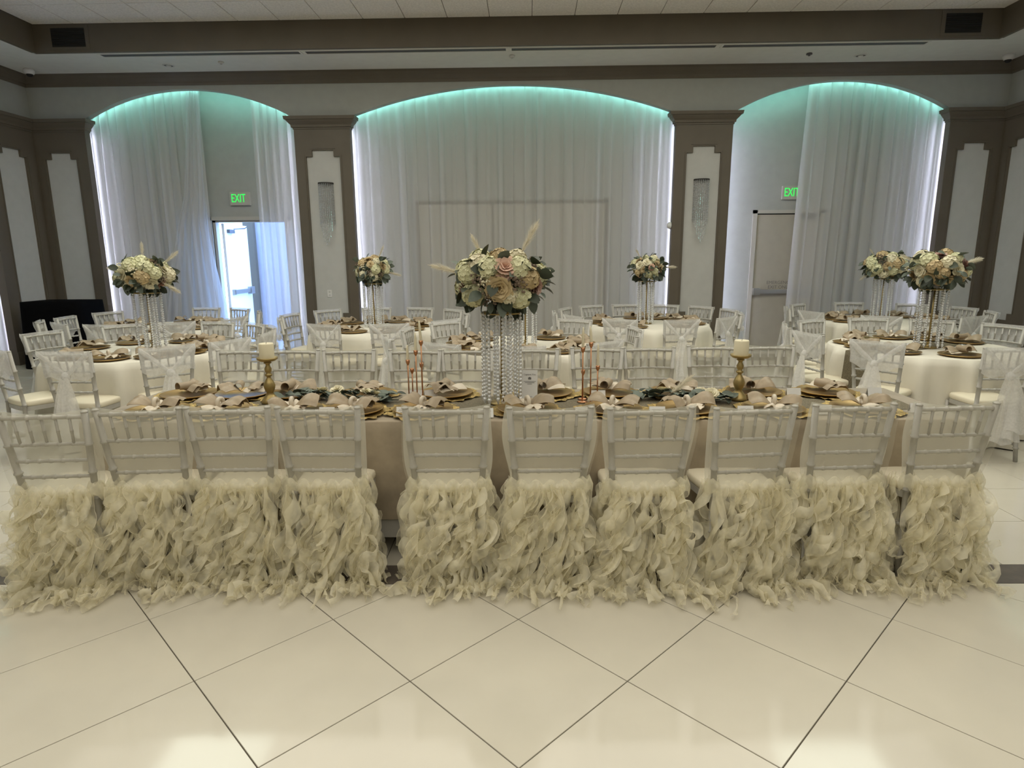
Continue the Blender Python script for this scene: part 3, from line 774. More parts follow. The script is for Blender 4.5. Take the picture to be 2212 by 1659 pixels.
TABLES = dict(T1=(-3.65,5.78),T2=(-4.6,7.76),T3=(-1.87,7.67),T4=(-.08,6.02),T5=(1.5,8.04),T6=(4.6,8.24),T7=(3.66,5.88))
TNAME = dict(T1='left front round table',T2='left rear round table',T3='round table before the left column',T4='centre round table behind long table',T5='round table before the right column',T6='right rear round table',T7='right front round table')
CH = {'T1': [(1.11,-85),(1.1,172),(1.12,-120),(1.1,-50),(1.13,-22),(1.13,53),(1.1,80),(1.1,130),(1.16,33),(1.14,6)],
 'T2': [(1.12,-55),(1.12,-90),(1.13,154),(1.12,-170),(1.13,-122),(1.25,-146),(1.13,92),(1.12,-19),(1.13,64),(1.12,25)],
 'T3': [(1.13,138),(1.13,104),(1.13,72),(1.12,-105),(1.12,-69),(1.12,-34),(1.13,41),(1.1,12),(1.15,172),(1.12,-158)],
 'T4': [(1.13,137),(1.28,-155),(1.13,172),(1.13,-125),(1.12,-89),(1.12,-51),(1.13,8),(1.13,-18),(1.13,58)],
 'T5': [(1.16,-177),(1.13,150),(1.12,-148),(1.13,122),(1.13,94),(1.13,67),(1.13,39),(1.12,-114),(1.12,-81),(1.12,-48),(1.13,11),(1.13,-18)],
 'T6': [(1.15,166),(1.13,130),(1.12,-163),(1.13,84),(1.13,44),(1.13,8),(1.13,-24),(1.12,-120),(1.12,-68)],
 'T7': [(1.13,86),(1.13,54),(1.13,22),(1.15,158),(1.13,-172),(1.13,122),(1.12,-137),(1.13,-92)]}
def sides(lst):
    """name each seat round a table: side of the table, then order on that side"""
    res = {}
    gs = {}
    for i, (r, d) in enumerate(lst):
        s = sin(radians(d)); c = cos(radians(d))
        k = 'near' if s < -.5 else 'far' if s > .5 else ('left' if c < 0 else 'right')
        gs.setdefault(k, []).append(i)
    for k, ii in gs.items():
        if k in ('near','far'): ii.sort(key=lambda i: lst[i][0]*cos(radians(lst[i][1])))
        else: ii.sort(key=lambda i: lst[i][0]*sin(radians(lst[i][1])))
        names = {1:['only one'], 2:['first','last'], 3:['first','middle','last'], 4:['first','second','third','last'], 5:['first','second','middle','fourth','last']}[len(ii)]
        way = 'from left' if k in ('near','far') else 'from camera'
        for q, i in enumerate(ii):
            res[i] = ('%s side of ' % k, names[q] + ('' if len(ii) == 1 else ' '+way))
    return res
CP = [make_chair('sash', k, 'x', None) for k in range(4)]; used = [False]*4; n = 0
for tn, lst in CH.items():
    cx, cy = TABLES[tn]; sd = sides(lst)
    for i, (r, d) in enumerate(lst):
        k = n % 4; n += 1
        c = CP[k] if not used[k] else copy_tree(CP[k]); used[k] = True
        a = radians(d); ro = r-.205; hd = a+pi/2+radians(rnd.uniform(-6,6))
        side, order = sd[i]
        place(c, (cx+ro*cos(a), cy+ro*sin(a), 0), hd, 'lace-sashed chair, %s, %s%s' % (order, side, TNAME[tn]), 'sashed chairs round the tables')

# ------------------------------------------------------------------ long head table
HT = 0.765
TX0, TX1, TY0, TY1 = -2.33, 2.36, 3.20, 3.975       # in the floor-pattern frame
t = thing('banquet_table', 'long banquet table hidden under its cloths', 'table', fl((TX0+TX1)/2, (TY0+TY1)/2), FA)
hw, hd = (TX1-TX0)/2-.02, (TY1-TY0)/2-.02
b = MB(); b.box(-hw, hw, -hd, hd, .715, .745); mk('tabletop', b, M['under'], t)
for sx in (-1,0,1):
    for sy in (-1,1): b = MB(); b.tube([(sx*(hw-.25), sy*(hd-.08), 0), (sx*(hw-.25), sy*(hd-.08), .715)], .016, 8); mk('leg', b, M['dark'], t)
def rect_cloth(x0, x1, y0, y1, zt, zb, amp, seed, flare=.02):
    """perimeter drop of a rectangular cloth with folds, plus its top"""
    r = random.Random(seed); b = MB(); per = []
    def run(p, q, n):
        for i in range(n): per.append((p[0]+(q[0]-p[0])*i/n, p[1]+(q[1]-p[1])*i/n))
    run((x0,y0),(x1,y0),230); run((x1,y0),(x1,y1),40); run((x1,y1),(x0,y1),230); run((x0,y1),(x0,y0),40)
    N = len(per); P = []; fr = [(r.randint(9,16), r.uniform(0,6)), (r.randint(23,34), r.uniform(0,6)), (r.randint(46,60), r.uniform(0,6))]
    for i,(x,y) in enumerate(per):
        nx = -1 if x <= x0+1e-6 else (1 if x >= x1-1e-6 else 0); ny = -1 if y <= y0+1e-6 else (1 if y >= y1-1e-6 else 0)
        a = 2*pi*i/N; f = sum(sin(k*a+p) for k,p in fr)/3
        if abs(x+.05) < .30 and ny == -1: f += 1.3*exp(-((x+.05)/.035)**2)-1.2*exp(-((x+.13)/.035)**2)
        row = [(x-nx*.006, y-ny*.006, zt), (x, y, zt-.006)]
        for j in range(1, 11):
            q = j/10; o = amp*f*q**1.2+flare*q; row.append((x+nx*o, y+ny*o, zt-.006+(zb-zt+.006)*q))
        P.append(row)
    b.grid(P, True); n = len(P[0])
    b.f.append(tuple(i*n for i in range(N-1,-1,-1))); b.xform(lambda p: fl(p[0],p[1],p[2])); return b
o = mk('tablecloth', rect_cloth(TX0+.004, TX1-.004, TY0+.004, TY1-.004, .747, .10, .016, 4), M['under'], None, True); tag(o, 'grey-white underlay cloth whose hem shows below the champagne cloth', 'tablecloth')
o = mk('tablecloth', rect_cloth(TX0-.008, TX1+.008, TY0-.012, TY1+.010, .7505, .208, .014, 9), M['velvet'], None, True); tag(o, 'champagne velvet tablecloth over the long head table', 'tablecloth')
# sequin runner
b = MB(); P = []
for i in range(120):
    x = TX0+.12+(TX1-TX0-.24)*i/119; row = []
    for j in range(9):
        y = 3.40+.37*j/8+.012*sin(3.1*x+j)+.008*sin(11*x); row.append(fl(x, y, .7525+.003*(1+sin(17*x+j*1.7))*.5))
    P.append(row)
b.grid(P); o = mk('table_runner', b, M['runner'], None, True); tag(o, 'dark gold sequin runner along the middle of long table', 'table runner')

# ------------------------------------------------------------------ place settings
def charger_mesh():
    b = MB(); b.lathe([(.005,.006),(.105,.006),(.118,.010),(.160,.019),(.165,.020),(.166,.017),(.150,.009),(.115,.0),(.005,.0)], 36, caps=False); return b.mesh('charger', M['gold'], True)
CHG = charger_mesh()
def mat_mesh(seed):
    r = random.Random(seed); b = MB(); N = 64; P = []; pr = (.02,.12,.165,.185,.205)
    for i in range(N):
        a = 2*pi*i/N; row = []
        for k, q in enumerate(pr):
            q2 = q+(.012*sin(7*a+seed)+.008*sin(17*a)+r.uniform(-.006,.006))*(k > 2); row.append((q2*cos(a), q2*sin(a), .002+(r.uniform(0,.012) if k > 2 else 0)))
        P.append(row)
    b.grid(P, True); return b.mesh('placemat', M['lacegold'], True)
PM = [mat_mesh(k) for k in range(3)]
def lobe(b, L, w, ang, lift, ph, r, th=.0025, curl=0.):
    """one pleated loop of a tied napkin: a cushion of cloth gathered at the knot"""
    P = []; nu, nv = 12, 15
    for i in range(nu+1):
        u = i/nu; row = []
        for j in range(nv):
            q = -1+2*j/(nv-1); wd = .016+w*sin(min(1,u*1.02)*pi*.62)
            x = .012+L*u*(1-.10*q*q); y = wd*q
            z = lift*sin(u*pi*.8)*(1-.55*q*q)+.010*cos(q*4.5+ph)*u+.006*sin(9*q+ph*2)*u*(1-u*.4)+curl*u*u*(1-abs(q))
            row.append((x*cos(ang)-y*sin(ang), x*sin(ang)+y*cos(ang), .024+z))
        P.append(row)
    b.sheet(P, th)
def napkin_bow(seed):
    r = random.Random(seed); b = MB(); a0 = r.uniform(-.35,.35)
    lobe(b, .125+r.uniform(-.01,.015), .062, a0, .060, r.uniform(0,6), r, curl=.01); lobe(b, .125+r.uniform(-.01,.015), .062, a0+pi+r.uniform(-.3,.3), .060, r.uniform(0,6), r, curl=.01)
    lobe(b, .105, .048, a0+r.uniform(.3,.5), .024, r.uniform(0,6), r)
    body = b.mesh('napkin_loops', M['napkin'], True)
    b = MB(); lobe(b, .10, .030, a0-pi/2+r.uniform(-.4,.4), .016, 1, r); lobe(b, .085, .026, a0-pi/2+r.uniform(.5,.9), .012, 2, r); lobe(b, .07, .03, a0+pi/2+r.uniform(-.4,.4), .02, 2, r)
    tails = b.mesh('napkin_tails', M['napin'], True)
    b = MB(); b.tube([(.022*cos(a)*cos(a0+pi/2)-.0*1, .022*cos(a)*sin(a0+pi/2)-.004, .050+.022*sin(a)) for a in [k*2*pi/12 for k in range(12)]]+[(.022*cos(a0+pi/2), .022*sin(a0+pi/2)-.004, .05)], .012, 7)
    knot = b.mesh('napkin_knot', M['napin'], True); return (('napkin_loops', body), ('napkin_tails', tails), ('napkin_knot', knot))
def napkin_loose(seed):
    r = random.Random(seed); b = MB(); c = MB()
    for k in range(3):
        a = r.uniform(0,6.28); lobe(b, .11+r.uniform(-.02,.03), .06, a, .035+.02*r.random(), r.uniform(0,6), r, curl=.02)
    # a rolled loop standing up
    a = r.uniform(-.6,.6); P = []
    for i in range(19):
        th = -.6+4.6*i/18; rr = .030-.0006*i; row = []
        for j in range(7):
            q = -1+2*j/6; y = q*.055; row.append((.03*cos(a*3)+rr*cos(th), y, .052+rr*sin(th)+.004*q*q))
        P.append([(x*cos(a)-y*sin(a), x*sin(a)+y*cos(a), z) for x,y,z in row])
    b.sheet(P, .0025)
    lobe(c, .12, .055, r.uniform(3.6,5.8), .018, 1, r); lobe(c, .10, .05, r.uniform(0,6.28), .028, 3, r)
    return (('napkin_folds', b.mesh('napkin_folds', M['napkin'], True)), ('napkin_lining', c.mesh('napkin_lining', M['napin'], True)))
BOW = [napkin_bow(k) for k in range(5)]; LOOSE = [napkin_loose(k) for k in range(6)]
def napkin(parts, loc, rz, label, group):
    t = thing('napkin', label, 'napkin', loc, rz, group)
    for nm, me in parts: part(t, nm, me)
    return t
def settle(x, y, rz, lab, nlab, style, k, gch, gnp, pm=None, z0=.7535):
    if pm is not None:
        o = ob('placemat', PM[k % 3], None, (x,y,z0), (0,0,rz)); tag(o, 'gold lace placemat under '+lab, 'placemat', 'gold lace placemats on the long table')
    o = ob('charger', CHG, None, (x,y,z0+(.004 if pm is not None else 0)), (0,0,rz)); tag(o, lab, 'charger plate', gch)
    napkin(style, (x,y,z0+(.010 if pm is not None else .006)), rz, nlab, gnp)
ORT = ['first','second','third','fourth','fifth','sixth','seventh','eighth','ninth','tenth']
near = [-2.02,-1.66,-1.26,-.92,-.53,.05,.52,.93,1.41,1.90]
for k, x in enumerate(near):
    p = fl(x, 3.375)
    settle(p[0], p[1]-.0, FA+rnd.uniform(-.2,.2), ORT[k]+' gold charger from the left, near side of long table', ORT[k]+' knotted napkin from the left, near side of long table', BOW[k % 5], k, 'chargers on the near side of long table', 'napkins on the near side of long table', pm=1, z0=.7515 if abs(p[1]) < 0 else .756)
farx = [-2.06,-1.72,-1.40,-.95,-.45,.17,.57,.98,1.46,1.90]
for k, x in enumerate(farx):
    p = fl(x, 3.80)
    settle(p[0], p[1], FA+pi+rnd.uniform(-.3,.3), ORT[k]+' gold charger from the left, far side of long table', ORT[k]+' loose napkin from the left, far side of long table', LOOSE[k % 6], k, 'chargers on the far side of long table', 'napkins on the far side of long table', pm=1, z0=.756)
# place cards: folded tents with a line of handwriting
b = MB(); b.hexa([(-.042,-.018,0),(.042,-.018,0),(.042,-.0165,0),(-.042,-.0165,0),(-.042,-.0008,.048),(.042,-.0008,.048),(.042,.0008,.048),(-.042,.0008,.048)])
b.hexa([(-.042,.0165,0),(.042,.0165,0),(.042,.018,0),(-.042,.018,0),(-.042,-.0008,.048),(.042,-.0008,.048),(.042,.0008,.048),(-.042,.0008,.048)]); CARD = b.mesh('place_card', M['paper'])
def scribble(seed):
    r = random.Random(seed); b = MB()
    for z, L in ((.031,.030),(.019,.022)):
        pts = []
        for i in range(26):
            x = -L+2*L*i/25; zz = z+.0045*sin(i*2.1+seed)*(1 if i % 7 else .2); pts.append((x, -.0186+zz*.359, zz))
        b.tube(pts, .0006, 4)
    return b.mesh('handwriting', M['ink'])
SCR = [scribble(k) for k in range(4)]
for k, (x, y, side, rz) in enumerate([(-1.905,3.285,'near',0),(-1.485,3.285,'near',0),(-1.095,3.27,'near',0),(-.675,3.275,'near',-.08),(-.232,3.245,'near',.12),(.292,3.275,'near',0),(.69,3.285,'near',-.05),(1.165,3.30,'near',0),(1.59,3.32,'near',0),(2.115,3.36,'near',-.1),
        (-.69,3.71,'far',pi),(-.60,3.72,'far',pi+.5),(.42,3.70,'far',pi),(1.61,3.76,'far',pi),(2.10,3.77,'far',pi)]):
    kk = k if side == 'near' else k-10
    t = thing('place_card', ORT[kk]+' white place card from the left, %s side of long table' % side, 'place card', (x, y, .7575), FA+rz, 'place cards on the long table')
    part(t, 'card', CARD); part(t, 'handwriting', SCR[k % 4])
# sign card
t = thing('table_sign', 'upright white printed card standing right of the crystal stand', 'sign', (.005, 3.60, .757), FA-.06)
b = MB(); b.hexa([(-.046,-.001,0),(.046,-.001,0),(.046,.001,0),(-.046,.001,0),(-.046,.030,.185),(.046,.030,.185),(.046,.032,.185),(-.046,.032,.185)]); mk('card', b, M['paper'], t)
b = MB(); b.hexa([(-.02,.002,.0),(.02,.002,.0),(.02,.075,.0),(-.02,.075,.0),(-.02,.022,.12),(.02,.022,.12),(.02,.024,.12),(-.02,.024,.12)]); mk('easel_back', b, M['paper'], t)
tilt = (radians(90)-.165, 0, 0)
ob('lettering', text_mesh('Capture You', .0135, M['ink'], .0003), t, (0,.0245,.160), tilt)
b = MB(); b.box(-.009,.009,-.0005,.0005,-.006,.006); b.box(-.004,.004,-.0005,.0005,.006,.009); mk('camera_icon', b, M['ink'], t, loc=(0,.0205,.137), rot=(-.165,0,0))
for z, L in ((.120,.036),(.113,.028),(.105,.014),(.030,.014),(.024,.012)):
    b = MB(); b.box(-L,L,-.0004,.0004,-.0011,.0011); mk('print_line', b, M['ink'], t, loc=(0,.162*z-.0016,z), rot=(-.165,0,0))

# ------------------------------------------------------------------ candles
def candlestick(x, y, label, z0=.757):
    t = thing('candlestick', label, 'candlestick', (x,y,z0), 0)
    b = MB(); b.lathe([(.004,.0),(.052,.0),(.054,.010),(.046,.022),(.028,.045),(.018,.060),(.022,.066),(.030,.085),(.034,.105),(.026,.128),(.013,.150),(.012,.158),(.021,.164),(.021,.172),(.012,.178),(.019,.190),(.021,.205),(.013,.222),(.012,.232),(.024,.240),(.018,.248),(.014,.252)], 20); mk('stem', b, M['brass'], t, True)
    b = MB(); b.lathe([(.012,.250),(.045,.252),(.058,.262),(.060,.272),(.056,.270),(.044,.264),(.004,.262)], 24); mk('dish', b, M['brass'], t, True)
    b = MB(); b.lathe([(.003,.262),(.041,.262),(.042,.270),(.042,.350),(.039,.356),(.030,.355),(.010,.350),(.003,.350)], 24); o = mk('pillar_candle', b, M['wax'], None, True, loc=(x,y,z0)); tag(o, 'ivory pillar candle on '+label, 'candle')
    b = MB(); b.tube([(0,0,.349),(.001,0,.358),(.003,0,.363)], .0012, 5); mk('wick', b, M['dark'], o)
candlestick(-1.535, 3.585, 'gold turned candlestick near the left end of long table')
candlestick(1.245, 3.66, 'gold turned candlestick near the right end of long table')
def taper(x, y, h, candle, label, lean=0., z0=.757):
    t = thing('taper_holder', label, 'candle holder', (x,y,z0), 0, 'slim rose gold candle holders')
    b = MB(); b.lathe([(.003,0),(.030,0),(.031,.003),(.008,.006),(.003,.007)], 16); mk('base', b, M['copper'], t, True)
    b = MB(); b.tube([(0,0,.004),(0,0,h-.03)], [.0036,.0042], 7); mk('stem', b, M['copper'], t, True)
    b = MB(); b.lathe([(.003,h-.034),(.006,h-.030),(.0125,h-.016),(.0125,h),(.0105,h),(.0095,h-.012),(.003,h-.013)], 12); mk('cup', b, M['copper'], t, True)
    if candle:
        b = MB(); b.lathe([(.003,-.012),(.0088,-.012),(.0088,.0),(.0075,candle*.7),(.004,candle),(.001,candle+.002)], 10); o = mk('taper_candle', b, M['wax'], None, True, loc=(x,y,z0+h), rot=(0,lean,0)); tag(o, 'ivory taper candle in '+label, 'candle')
lf = 'slim rose gold holder, left group, '
taper(-.715, 3.63, .250, .085, lf+'leftmost'); taper(-.705, 3.70, .185, 0, lf+'short and empty, left'); taper(-.655, 3.57, .315, .10, lf+'middle'); taper(-.638, 3.66, .360, .115, lf+'tallest at right', -.06); taper(-.650, 3.72, .215, 0, lf+'short and empty, right')
rg = 'slim rose gold holder, right group, '
taper(.315, 3.60, .325, .115, rg+'leftmost tall'); taper(.325, 3.68, .178, 0, rg+'short and empty'); taper(.358, 3.56, .36, .09, rg+'tallest in the middle', -.07); taper(.405, 3.62, .215, .125, rg+'rightmost')

# ------------------------------------------------------------------ greenery
def leaf_mesh(name, L, W, mt, cup=.25):
    b = MB(); P = []
    for i in range(6):
        u = i/5; wd = W*sin(pi*min(1,u*.92+.06))**.8; row = []
        for q in (-1,0,1): row.append((L*u, wd*q, cup*wd*abs(q)-.25*L*u*u))
        P.append(row)
    b.grid(P); return b.mesh(name, mt, True)
LEAFA = leaf_mesh('leaf', .062, .019, M['leaf']); LEAFB = leaf_mesh('leaf', .055, .022, M['dleaf'])
LEAFC = leaf_mesh('leaf', .09, .030, M['leaf']); LEAFD = leaf_mesh('leaf', .08, .032, M['dleaf'])
def petal(b, r, w, lift, curl, ang, c=(0,0,0), n=4):
    P = []
    for i in range(n):
        u = i/(n-1); wd = w*sin(pi*(.18+.62*u)); row = []
        for q in (-1,0,1):
            x = r*u*cos(lift)+curl*u*u*r; z = r*u*sin(lift)*(1-.25*u)+.25*wd*q*q; y = wd*q
            row.append((c[0]+x*cos(ang)-y*sin(ang), c[1]+x*sin(ang)+y*cos(ang), c[2]+z))
        P.append(row)
    b.grid(P)
def rose(mt, seed):
    r = random.Random(seed); b = MB()
    for n, rr, w, lift, z in ((3,.022,.020,1.45,.016),(4,.032,.026,1.15,.012),(5,.042,.030,.85,.008),(6,.050,.034,.5,.004),(6,.054,.034,.15,.0)):
        o = r.uniform(0,6)
        for k in range(n): petal(b, rr*r.uniform(.9,1.08), w, lift+r.uniform(-.1,.1), .1, o+2*pi*k/n, (.004*cos(o+2*pi*k/n), .004*sin(o+2*pi*k/n), z))
    return b.mesh('rose', mt, True)
def hydrangea(mt, seed):
    r = random.Random(seed); b = MB()
    N = 46
    for i in range(N):
        z = 1-1.35*(i+.5)/N; a = i*2.39996; q = sqrt(max(0,1-z*z)); d = Vector((q*cos(a), q*sin(a), z)); c = d*.050*r.uniform(.92,1.08)
        R = d.to_track_quat('Z','Y').to_matrix(); s = MB(); o = r.uniform(0,6)
        for k in range(4): petal(s, .017, .012, .35, .0, o+k*pi/2, n=3)
        s.xform(lambda p: c+R@Vector(p)); b.add(s.v, s.f)
    return b.mesh('hydrangea', mt, True)
def filler(mt, seed):
    r = random.Random(seed); b = MB()
    for i in range(26):
        d = Vector((r.gauss(0,1), r.gauss(0,1), abs(r.gauss(0,1))+.2)).normalized()*r.uniform(.02,.05); s = .0075
        b.add([d+Vector(v)*s for v in ((1,0,0),(0,1,0),(-1,0,0),(0,-1,0),(0,0,1),(0,0,-1))], [(0,1,4),(1,2,4),(2,3,4),(3,0,4),(1,0,5),(2,1,5),(3,2,5),(0,3,5)])
    return b.mesh('filler_bloom', mt)
def pampas():
    r = random.Random(5); b = MB(); L = .26
    for i in range(230):
        u = r.uniform(.0,.95); a = r.uniform(0,6.28); l = .050*sin(pi*min(1,.18+u*.86)); p = Vector((0,0,.05+L*u*.8)); d = Vector((cos(a)*.55, sin(a)*.55, 1)).normalized(); e = p+d*l*1.4
        n = Vector((-sin(a), cos(a), 0))*.0026; b.add([p-n, p+n, e], [(0,1,2)])
    b.tube([(0,0,-.06),(0,0,.05+L*.8)], .0018, 5); return b.mesh('pampas_plume', M['pampas'])
FL = dict(ri=rose(M['ivory'],1), rc=rose(M['champ'],2), rp=rose(M['peach'],3), rd=rose(M['dusty'],4), hc=hydrangea(M['cream'],5), hi=hydrangea(M['ivory'],6), hg=hydrangea(M['champ'],7), fb=filler(M['stem'],8), fw=filler(M['ivory'],9))
PAM = pampas()
b = MB(); b.tube([(0,0,0),(.1,.01,.02),(.22,-.02,.01),(.33,0,.01)], .003, 5); GST = b.mesh('stem', M['dleaf'], True)
def garland(name, x0, y0, x1, y1, label, seed):
    r = random.Random(seed); L = hypot(x1-x0, y1-y0); t = thing(name, label, 'greenery', (x0,y0,.760), atan2(y1-y0,x1-x0))
    part(t, 'stem', GST, scale=(L/.33,1,1))
    for i in range(74):
        u = r.random(); part(t, 'leaf', r.choice((LEAFA,LEAFA,LEAFC,LEAFB)), (L*u, r.uniform(-.03,.03), .012+r.uniform(0,.035)), (r.uniform(-.7,.7), r.uniform(-.7,.1), r.uniform(0,6.28)))
    for u, v in ((.32,.03),(.44,.05),(.72,.01),(.80,-.02)):
        part(t, 'white_flower', FL['ri'], (L*u, v, .04), (r.uniform(-.6,.6), r.uniform(-.6,.6), 0), (.75,.75,.75))
    return t
garland('eucalyptus_garland', -1.50, 3.68, -.76, 3.60, 'eucalyptus garland with white flowers on left half of long table', 3)
garland('eucalyptus_garland', .62, 3.68, 1.18, 3.60, 'eucalyptus garland with white buds on right half of long table', 4)
for (x,y,rz,lab) in ((-1.10,3.50,-.1,'pale feather plume lying by the left garland'),(.80,3.62,-1.15,'pale feather plume propped on the right garland')):
    o = ob('feather_plume', PAM, None, (x,y,.775), (0, radians(82 if rz > -1 else 62), rz if rz > -1 else .5)); tag(o, lab, 'plume')

# ------------------------------------------------------------------ crystal stands with flower balls
def strand(n, dz, s):
    b = MB()
    for i in range(n):
        k = s*(1.25 if i == n-1 else 1); st = 2.2 if i == n-1 else 1
        b.lathe([(k*.25,-k*st),(k*.82,-k*.55),(k,0),(k*.82,k*.55),(k*.25,k)], 6, (0,0,-dz*i))
    b.tube([(0,0,.004),(0,0,-dz*(n-1))], .0011, 3)
    return b.mesh('crystal_strand', M['crystal'], True)
STR = strand(23, .0222, .0102)
b = MB(); b.lathe([(.003,0),(.075,0),(.077,.006),(.070,.010),(.022,.014),(.016,.024),(.012,.038),(.018,.046),(.010,.056),(.003,.058)], 28); SBASE = b.mesh('base', M['brass'], True)
b = MB(); b.tube([(0,0,.05),(0,0,.54)], [.0095,.0075], 10); SPOLE = b.mesh('pole', M['brass'], True)
b = MB(); b.lathe([(.112,.525),(.118,.525),(.118,.533),(.112,.533),(.112,.525)], 32, caps=False)
for k in range(4): b.tube([(0,0,.529),(.115*cos(k*pi/2),.115*sin(k*pi/2),.529)], .003, 5)
SRING = b.mesh('ring', M['brass'], True)
def centerpiece(x, y, label, seed, scale=1., rx=.23, rz_=.16, pam=(), z0=.757, tall=1.0, pink=.12, nst=13, fixed=()):
    r = random.Random(seed); t = thing('flower_centerpiece', label, 'centerpiece', (x,y,z0), 0, 'crystal stands with flower balls')
    for nm, me in (('base',SBASE),('pole',SPOLE),('ring',SRING)): part(t, nm, me)
    for k in range(nst):
        a = 2*pi*k/nst; rr = .115 if k % 3 else .075
        part(t, 'crystal_strand', STR, (rr*cos(a), rr*sin(a), .525), (0,0,r.uniform(0,6)))
    cz = .535+rz_+.015; N = 34
    pts = []
    for i in range(N):
        z = 1-1.84*(i+.5)/N; a = i*2.39996+seed; q = sqrt(max(0,1-z*z)); pts.append(Vector((q*cos(a), q*sin(a), z)))
    for dx, dz, kind, s in fixed:
        dy = -sqrt(max(.02, 1-(dx/rx)**2-(dz/rz_)**2)); d = Vector((dx/rx, dy, dz/rz_)).normalized()
        p = Vector((d.x*rx*.86, d.y*rx*.86, cz+d.z*rz_*.86)); part(t, me_name(kind), FL[kind], p, Vector((d.x, d.y, d.z*1.2+.1)).to_track_quat('Z','Y').to_euler(), (s,s,s))
    for i, d in enumerate(pts):
        if fixed and d.y < -.15: continue
        kind = r.choices(('hc','hi','hg','rc','ri','rp','rd','fb','fw'), (7,4,2.5,4,3,pink*7,pink*8,3.4,1.4))[0]
        s = {'h':1.05,'r':.92,'f':1.1}[kind[0]]*r.uniform(.85,1.15)*(rx/.23)
        p = Vector((d.x*rx*.80, d.y*rx*.80, cz+d.z*rz_*.78)); e = Vector((d.x, d.y, d.z*1.2+.1)).to_track_quat('Z','Y').to_euler()
        part(t, me_name(kind), FL[kind], p, e, (s,s,s))
    for i in range(78):
        a = r.uniform(0,6.28); z = r.uniform(-.8,.85) if i % 3 else r.uniform(-1,-.45); q = sqrt(1-z*z); d = Vector((q*cos(a), q*sin(a), z))
        p = Vector((d.x*rx*.92, d.y*rx*.92, cz+d.z*rz_*.94)); e = ((d+Vector((r.uniform(-.7,.7),r.uniform(-.7,.7),r.uniform(-.7,.3)))).to_track_quat('X','Z').to_matrix() @ Matrix.Rotation(r.uniform(-1.5,1.5),3,'X')).to_euler()
        part(t, 'leaf', r.choice((LEAFC,LEAFD,LEAFA,LEAFD)), p, e)
    o = part(t, 'flower_core', CORE, (0,0,cz), None, (rx*.74,rx*.74,rz_*.74))
    for dx, dy, dz, s in pam:
        d = Vector((dx,dy,dz)).normalized(); part(t, 'pampas_plume', PAM, (d.x*rx*.75, d.y*rx*.75, cz+d.z*rz_*.75), d.to_track_quat('Z','Y').to_euler(), (s,s,s))
    return t
def me_name(k): return {'h':'hydrangea','r':'rose','f':'filler_bloom'}[k[0]]
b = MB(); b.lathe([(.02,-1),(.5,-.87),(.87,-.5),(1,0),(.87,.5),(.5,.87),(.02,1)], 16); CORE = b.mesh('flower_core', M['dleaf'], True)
MAIN = [(.037,.075,'rp',1.15),(.0,-.040,'rc',1.2),(-.068,.075,'hc',1.15),(-.135,.095,'hi',1.1),(-.195,.045,'hc',1.1),(-.165,-.085,'hc',1.2),(.118,.075,'hc',1.2),(.175,.015,'hg',1.1),(.125,-.100,'hc',1.15),(-.225,-.070,'rd',.9),(.0,.135,'hg',1.0),(-.085,-.010,'fw',1.0),(.068,.005,'fb',1.2),(-.055,-.080,'fb',1.2),(.055,-.095,'hi',.9),(.215,-.045,'rd',.9),(-.125,.005,'fb',1.2),(-.10,-.12,'fb',1.1),(.12,-.01,'fb',1.2),(.19,-.08,'fb',1.1)]
centerpiece(-.155, 3.575, 'tall crystal stand with large flower ball in the middle of long table', 2, rx=.255, rz_=.165, pam=((-1,-.1,.25,.9),(-.5,.2,.9,.7),(.55,.1,1.0,1.0)), pink=.16, nst=17, fixed=MAIN)
centerpiece(-3.60, 5.85, 'crystal stand with flower ball on the left front round table', 5, rx=.245, rz_=.150, pam=((-.1,.2,1,.8),(.9,.3,.8,.9),(.9,-.2,-.5,1.0),(-1,.1,.2,.8)), pink=.10)
centerpiece(-1.91, 7.70, 'crystal stand with flower ball before the left column', 6, rx=.21, rz_=.155, pam=((.5,0,1,.8),(1,-.1,-.25,.9)), pink=.12)
centerpiece(-.03, 6.00, 'crystal stand with flower ball on the centre round table', 7, rx=.22, rz_=.13, pam=(), pink=.1)
centerpiece(1.48, 7.95, 'crystal stand with flower ball before the right column', 8, rx=.20, rz_=.150, pam=((-.6,0,1,.6),(1,.1,.0,.9)), pink=.16)
centerpiece(4.58, 8.28, 'crystal stand with flower ball on the right rear round table', 9, rx=.26, rz_=.150, pam=((-.8,0,-.6,.8),(-.7,.2,1,.6)), pink=.05)
centerpiece(3.66, 5.78, 'crystal stand with flower ball on the right front round table', 12, rx=.245, rz_=.160, pam=((1,.1,.25,1.0),(-1,.2,.5,.7)), pink=.10)

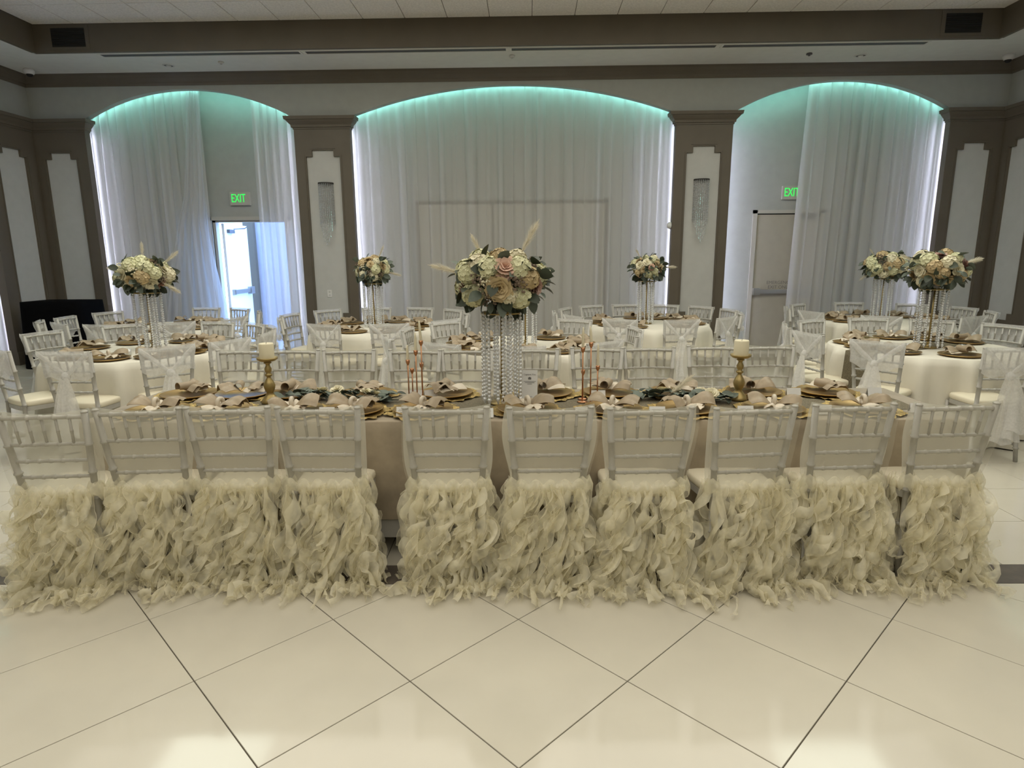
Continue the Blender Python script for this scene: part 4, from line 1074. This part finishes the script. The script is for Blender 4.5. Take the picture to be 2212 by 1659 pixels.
# ------------------------------------------------------------------ round tables, cloths and settings
RT = .78
b = MB(); b.lathe([(.003,.72),(.75,.72),(.76,.735),(.75,.748),(.003,.748)], 40); RTOP = b.mesh('tabletop', M['under'], True)
b = MB(); b.lathe([(.003,0),(.30,0),(.30,.02),(.04,.05),(.035,.70),(.15,.72),(.003,.72)], 20); RPED = b.mesh('pedestal', M['dark'], True)
def round_cloth(seed):
    r = random.Random(seed); b = MB(); N = 150; P = []; nf = r.choice((11,12,13)); ph = r.uniform(0,6); ph2 = r.uniform(0,6)
    for i in range(N):
        a = 2*pi*i/N; row = [(RT*.4*cos(a), RT*.4*sin(a), .7525), (RT*.975*cos(a), RT*.975*sin(a), .7525), (RT*cos(a), RT*sin(a), .748)]
        f = 1.5*max(0, sin(nf*a+ph+.5*sin(3*a+ph2)))**2.2-.25+.18*sin(2*nf*a+ph2)
        for j in range(1,13):
            q = j/12; rr = RT+.016+(.085*f*q**.55)*(1-.15*q)+.02*q; row.append((rr*cos(a), rr*sin(a), .748+(.012-.748)*q))
        P.append(row)
    b.grid(P, True); n = len(P[0]); b.f.append(tuple(i*n for i in range(N-1,-1,-1))); return b.mesh('tablecloth', M['cloth'], True)
b = MB(); b.lathe([(.003,.002),(.022,.002),(.025,.006),(.029,.052),(.027,.052),(.024,.008),(.003,.007)], 16); VOT = b.mesh('votive_glass', M['glass'], True)
b = MB(); b.lathe([(.003,.007),(.021,.007),(.023,.030),(.003,.032)], 12); VWX = b.mesh('votive_wax', M['wax'], True)
for q, (tn, (cx, cy)) in enumerate(TABLES.items()):
    nm = TNAME[tn]; short = nm.replace(' behind long table','')
    t = thing('round_table', nm+' hidden under its cream cloth', 'table', (cx,cy,0), q, 'round tables'); part(t, 'tabletop', RTOP); part(t, 'pedestal', RPED)
    o = ob('tablecloth', round_cloth(q), None, (cx,cy,0), (0,0,q*.9)); tag(o, 'floor-length cream tablecloth on the '+nm, 'tablecloth', 'round cream tablecloths')
    sd = sides(CH[tn])
    for i, (r, d) in enumerate(CH[tn]):
        if tn == 'T5' and i in (3, 8): continue
        a = radians(d); rr = .575; side, order = sd[i]
        st = LOOSE[(i+q) % 6] if (i+q) % 3 else BOW[(i+q) % 5]
        settle(cx+rr*cos(a), cy+rr*sin(a), a+pi/2+rnd.uniform(-.5,.5), 'gold charger, %s, %s%s' % (order, side, short), 'napkin on charger, %s, %s%s' % (order, side, short), st, i, 'chargers on the round tables', 'napkins on the round tables', None, .7535)
for x, y, lab in ((-3.60,5.47,'clear votive candle left of crystal stand, left front round table'),(3.42,5.70,'left votive candle by the crystal stand, right front round table'),(3.86,5.62,'right votive candle by the crystal stand, right front round table')):
    t = thing('votive_candle', lab, 'candle', (x,y,.7535), 0, 'votive candles'); part(t, 'votive_glass', VOT); part(t, 'votive_wax', VWX)
# runners over two of the round tables
def round_runner(cx, cy, ang, wd, mt, label, drop=.42):
    b = MB(); P = []; prof = []
    for k in range(9): prof.append((-RT-.035-.0*k, .7555-drop+drop*k/8*.985))
    for k in range(1,20): prof.append((-RT-.02+(2*RT+.04)*k/20, .7572))
    for k in range(9): prof.append((RT+.035, .748-drop*k/8*.985))
    for s, z in prof:
        row = []
        for j in range(7):
            v = wd*(-1+2*j/6); rr = RT-sqrt(RT*RT-v*v); e = s
            if abs(s) > RT-.02: e = math.copysign(abs(s)-rr*.9+ .030*(.748-z)/.4, s)
            row.append((cx+e*cos(ang)-v*sin(ang), cy+e*sin(ang)+v*cos(ang), z+.0015*sin(40*s+j)))
        P.append(row)
    b.grid(P); o = mk('table_runner', b, mt, None, True); tag(o, label, 'table runner')
round_runner(3.66, 5.88, radians(24), .14, M['runner'], 'gold runner hanging over the edge of right front round table')
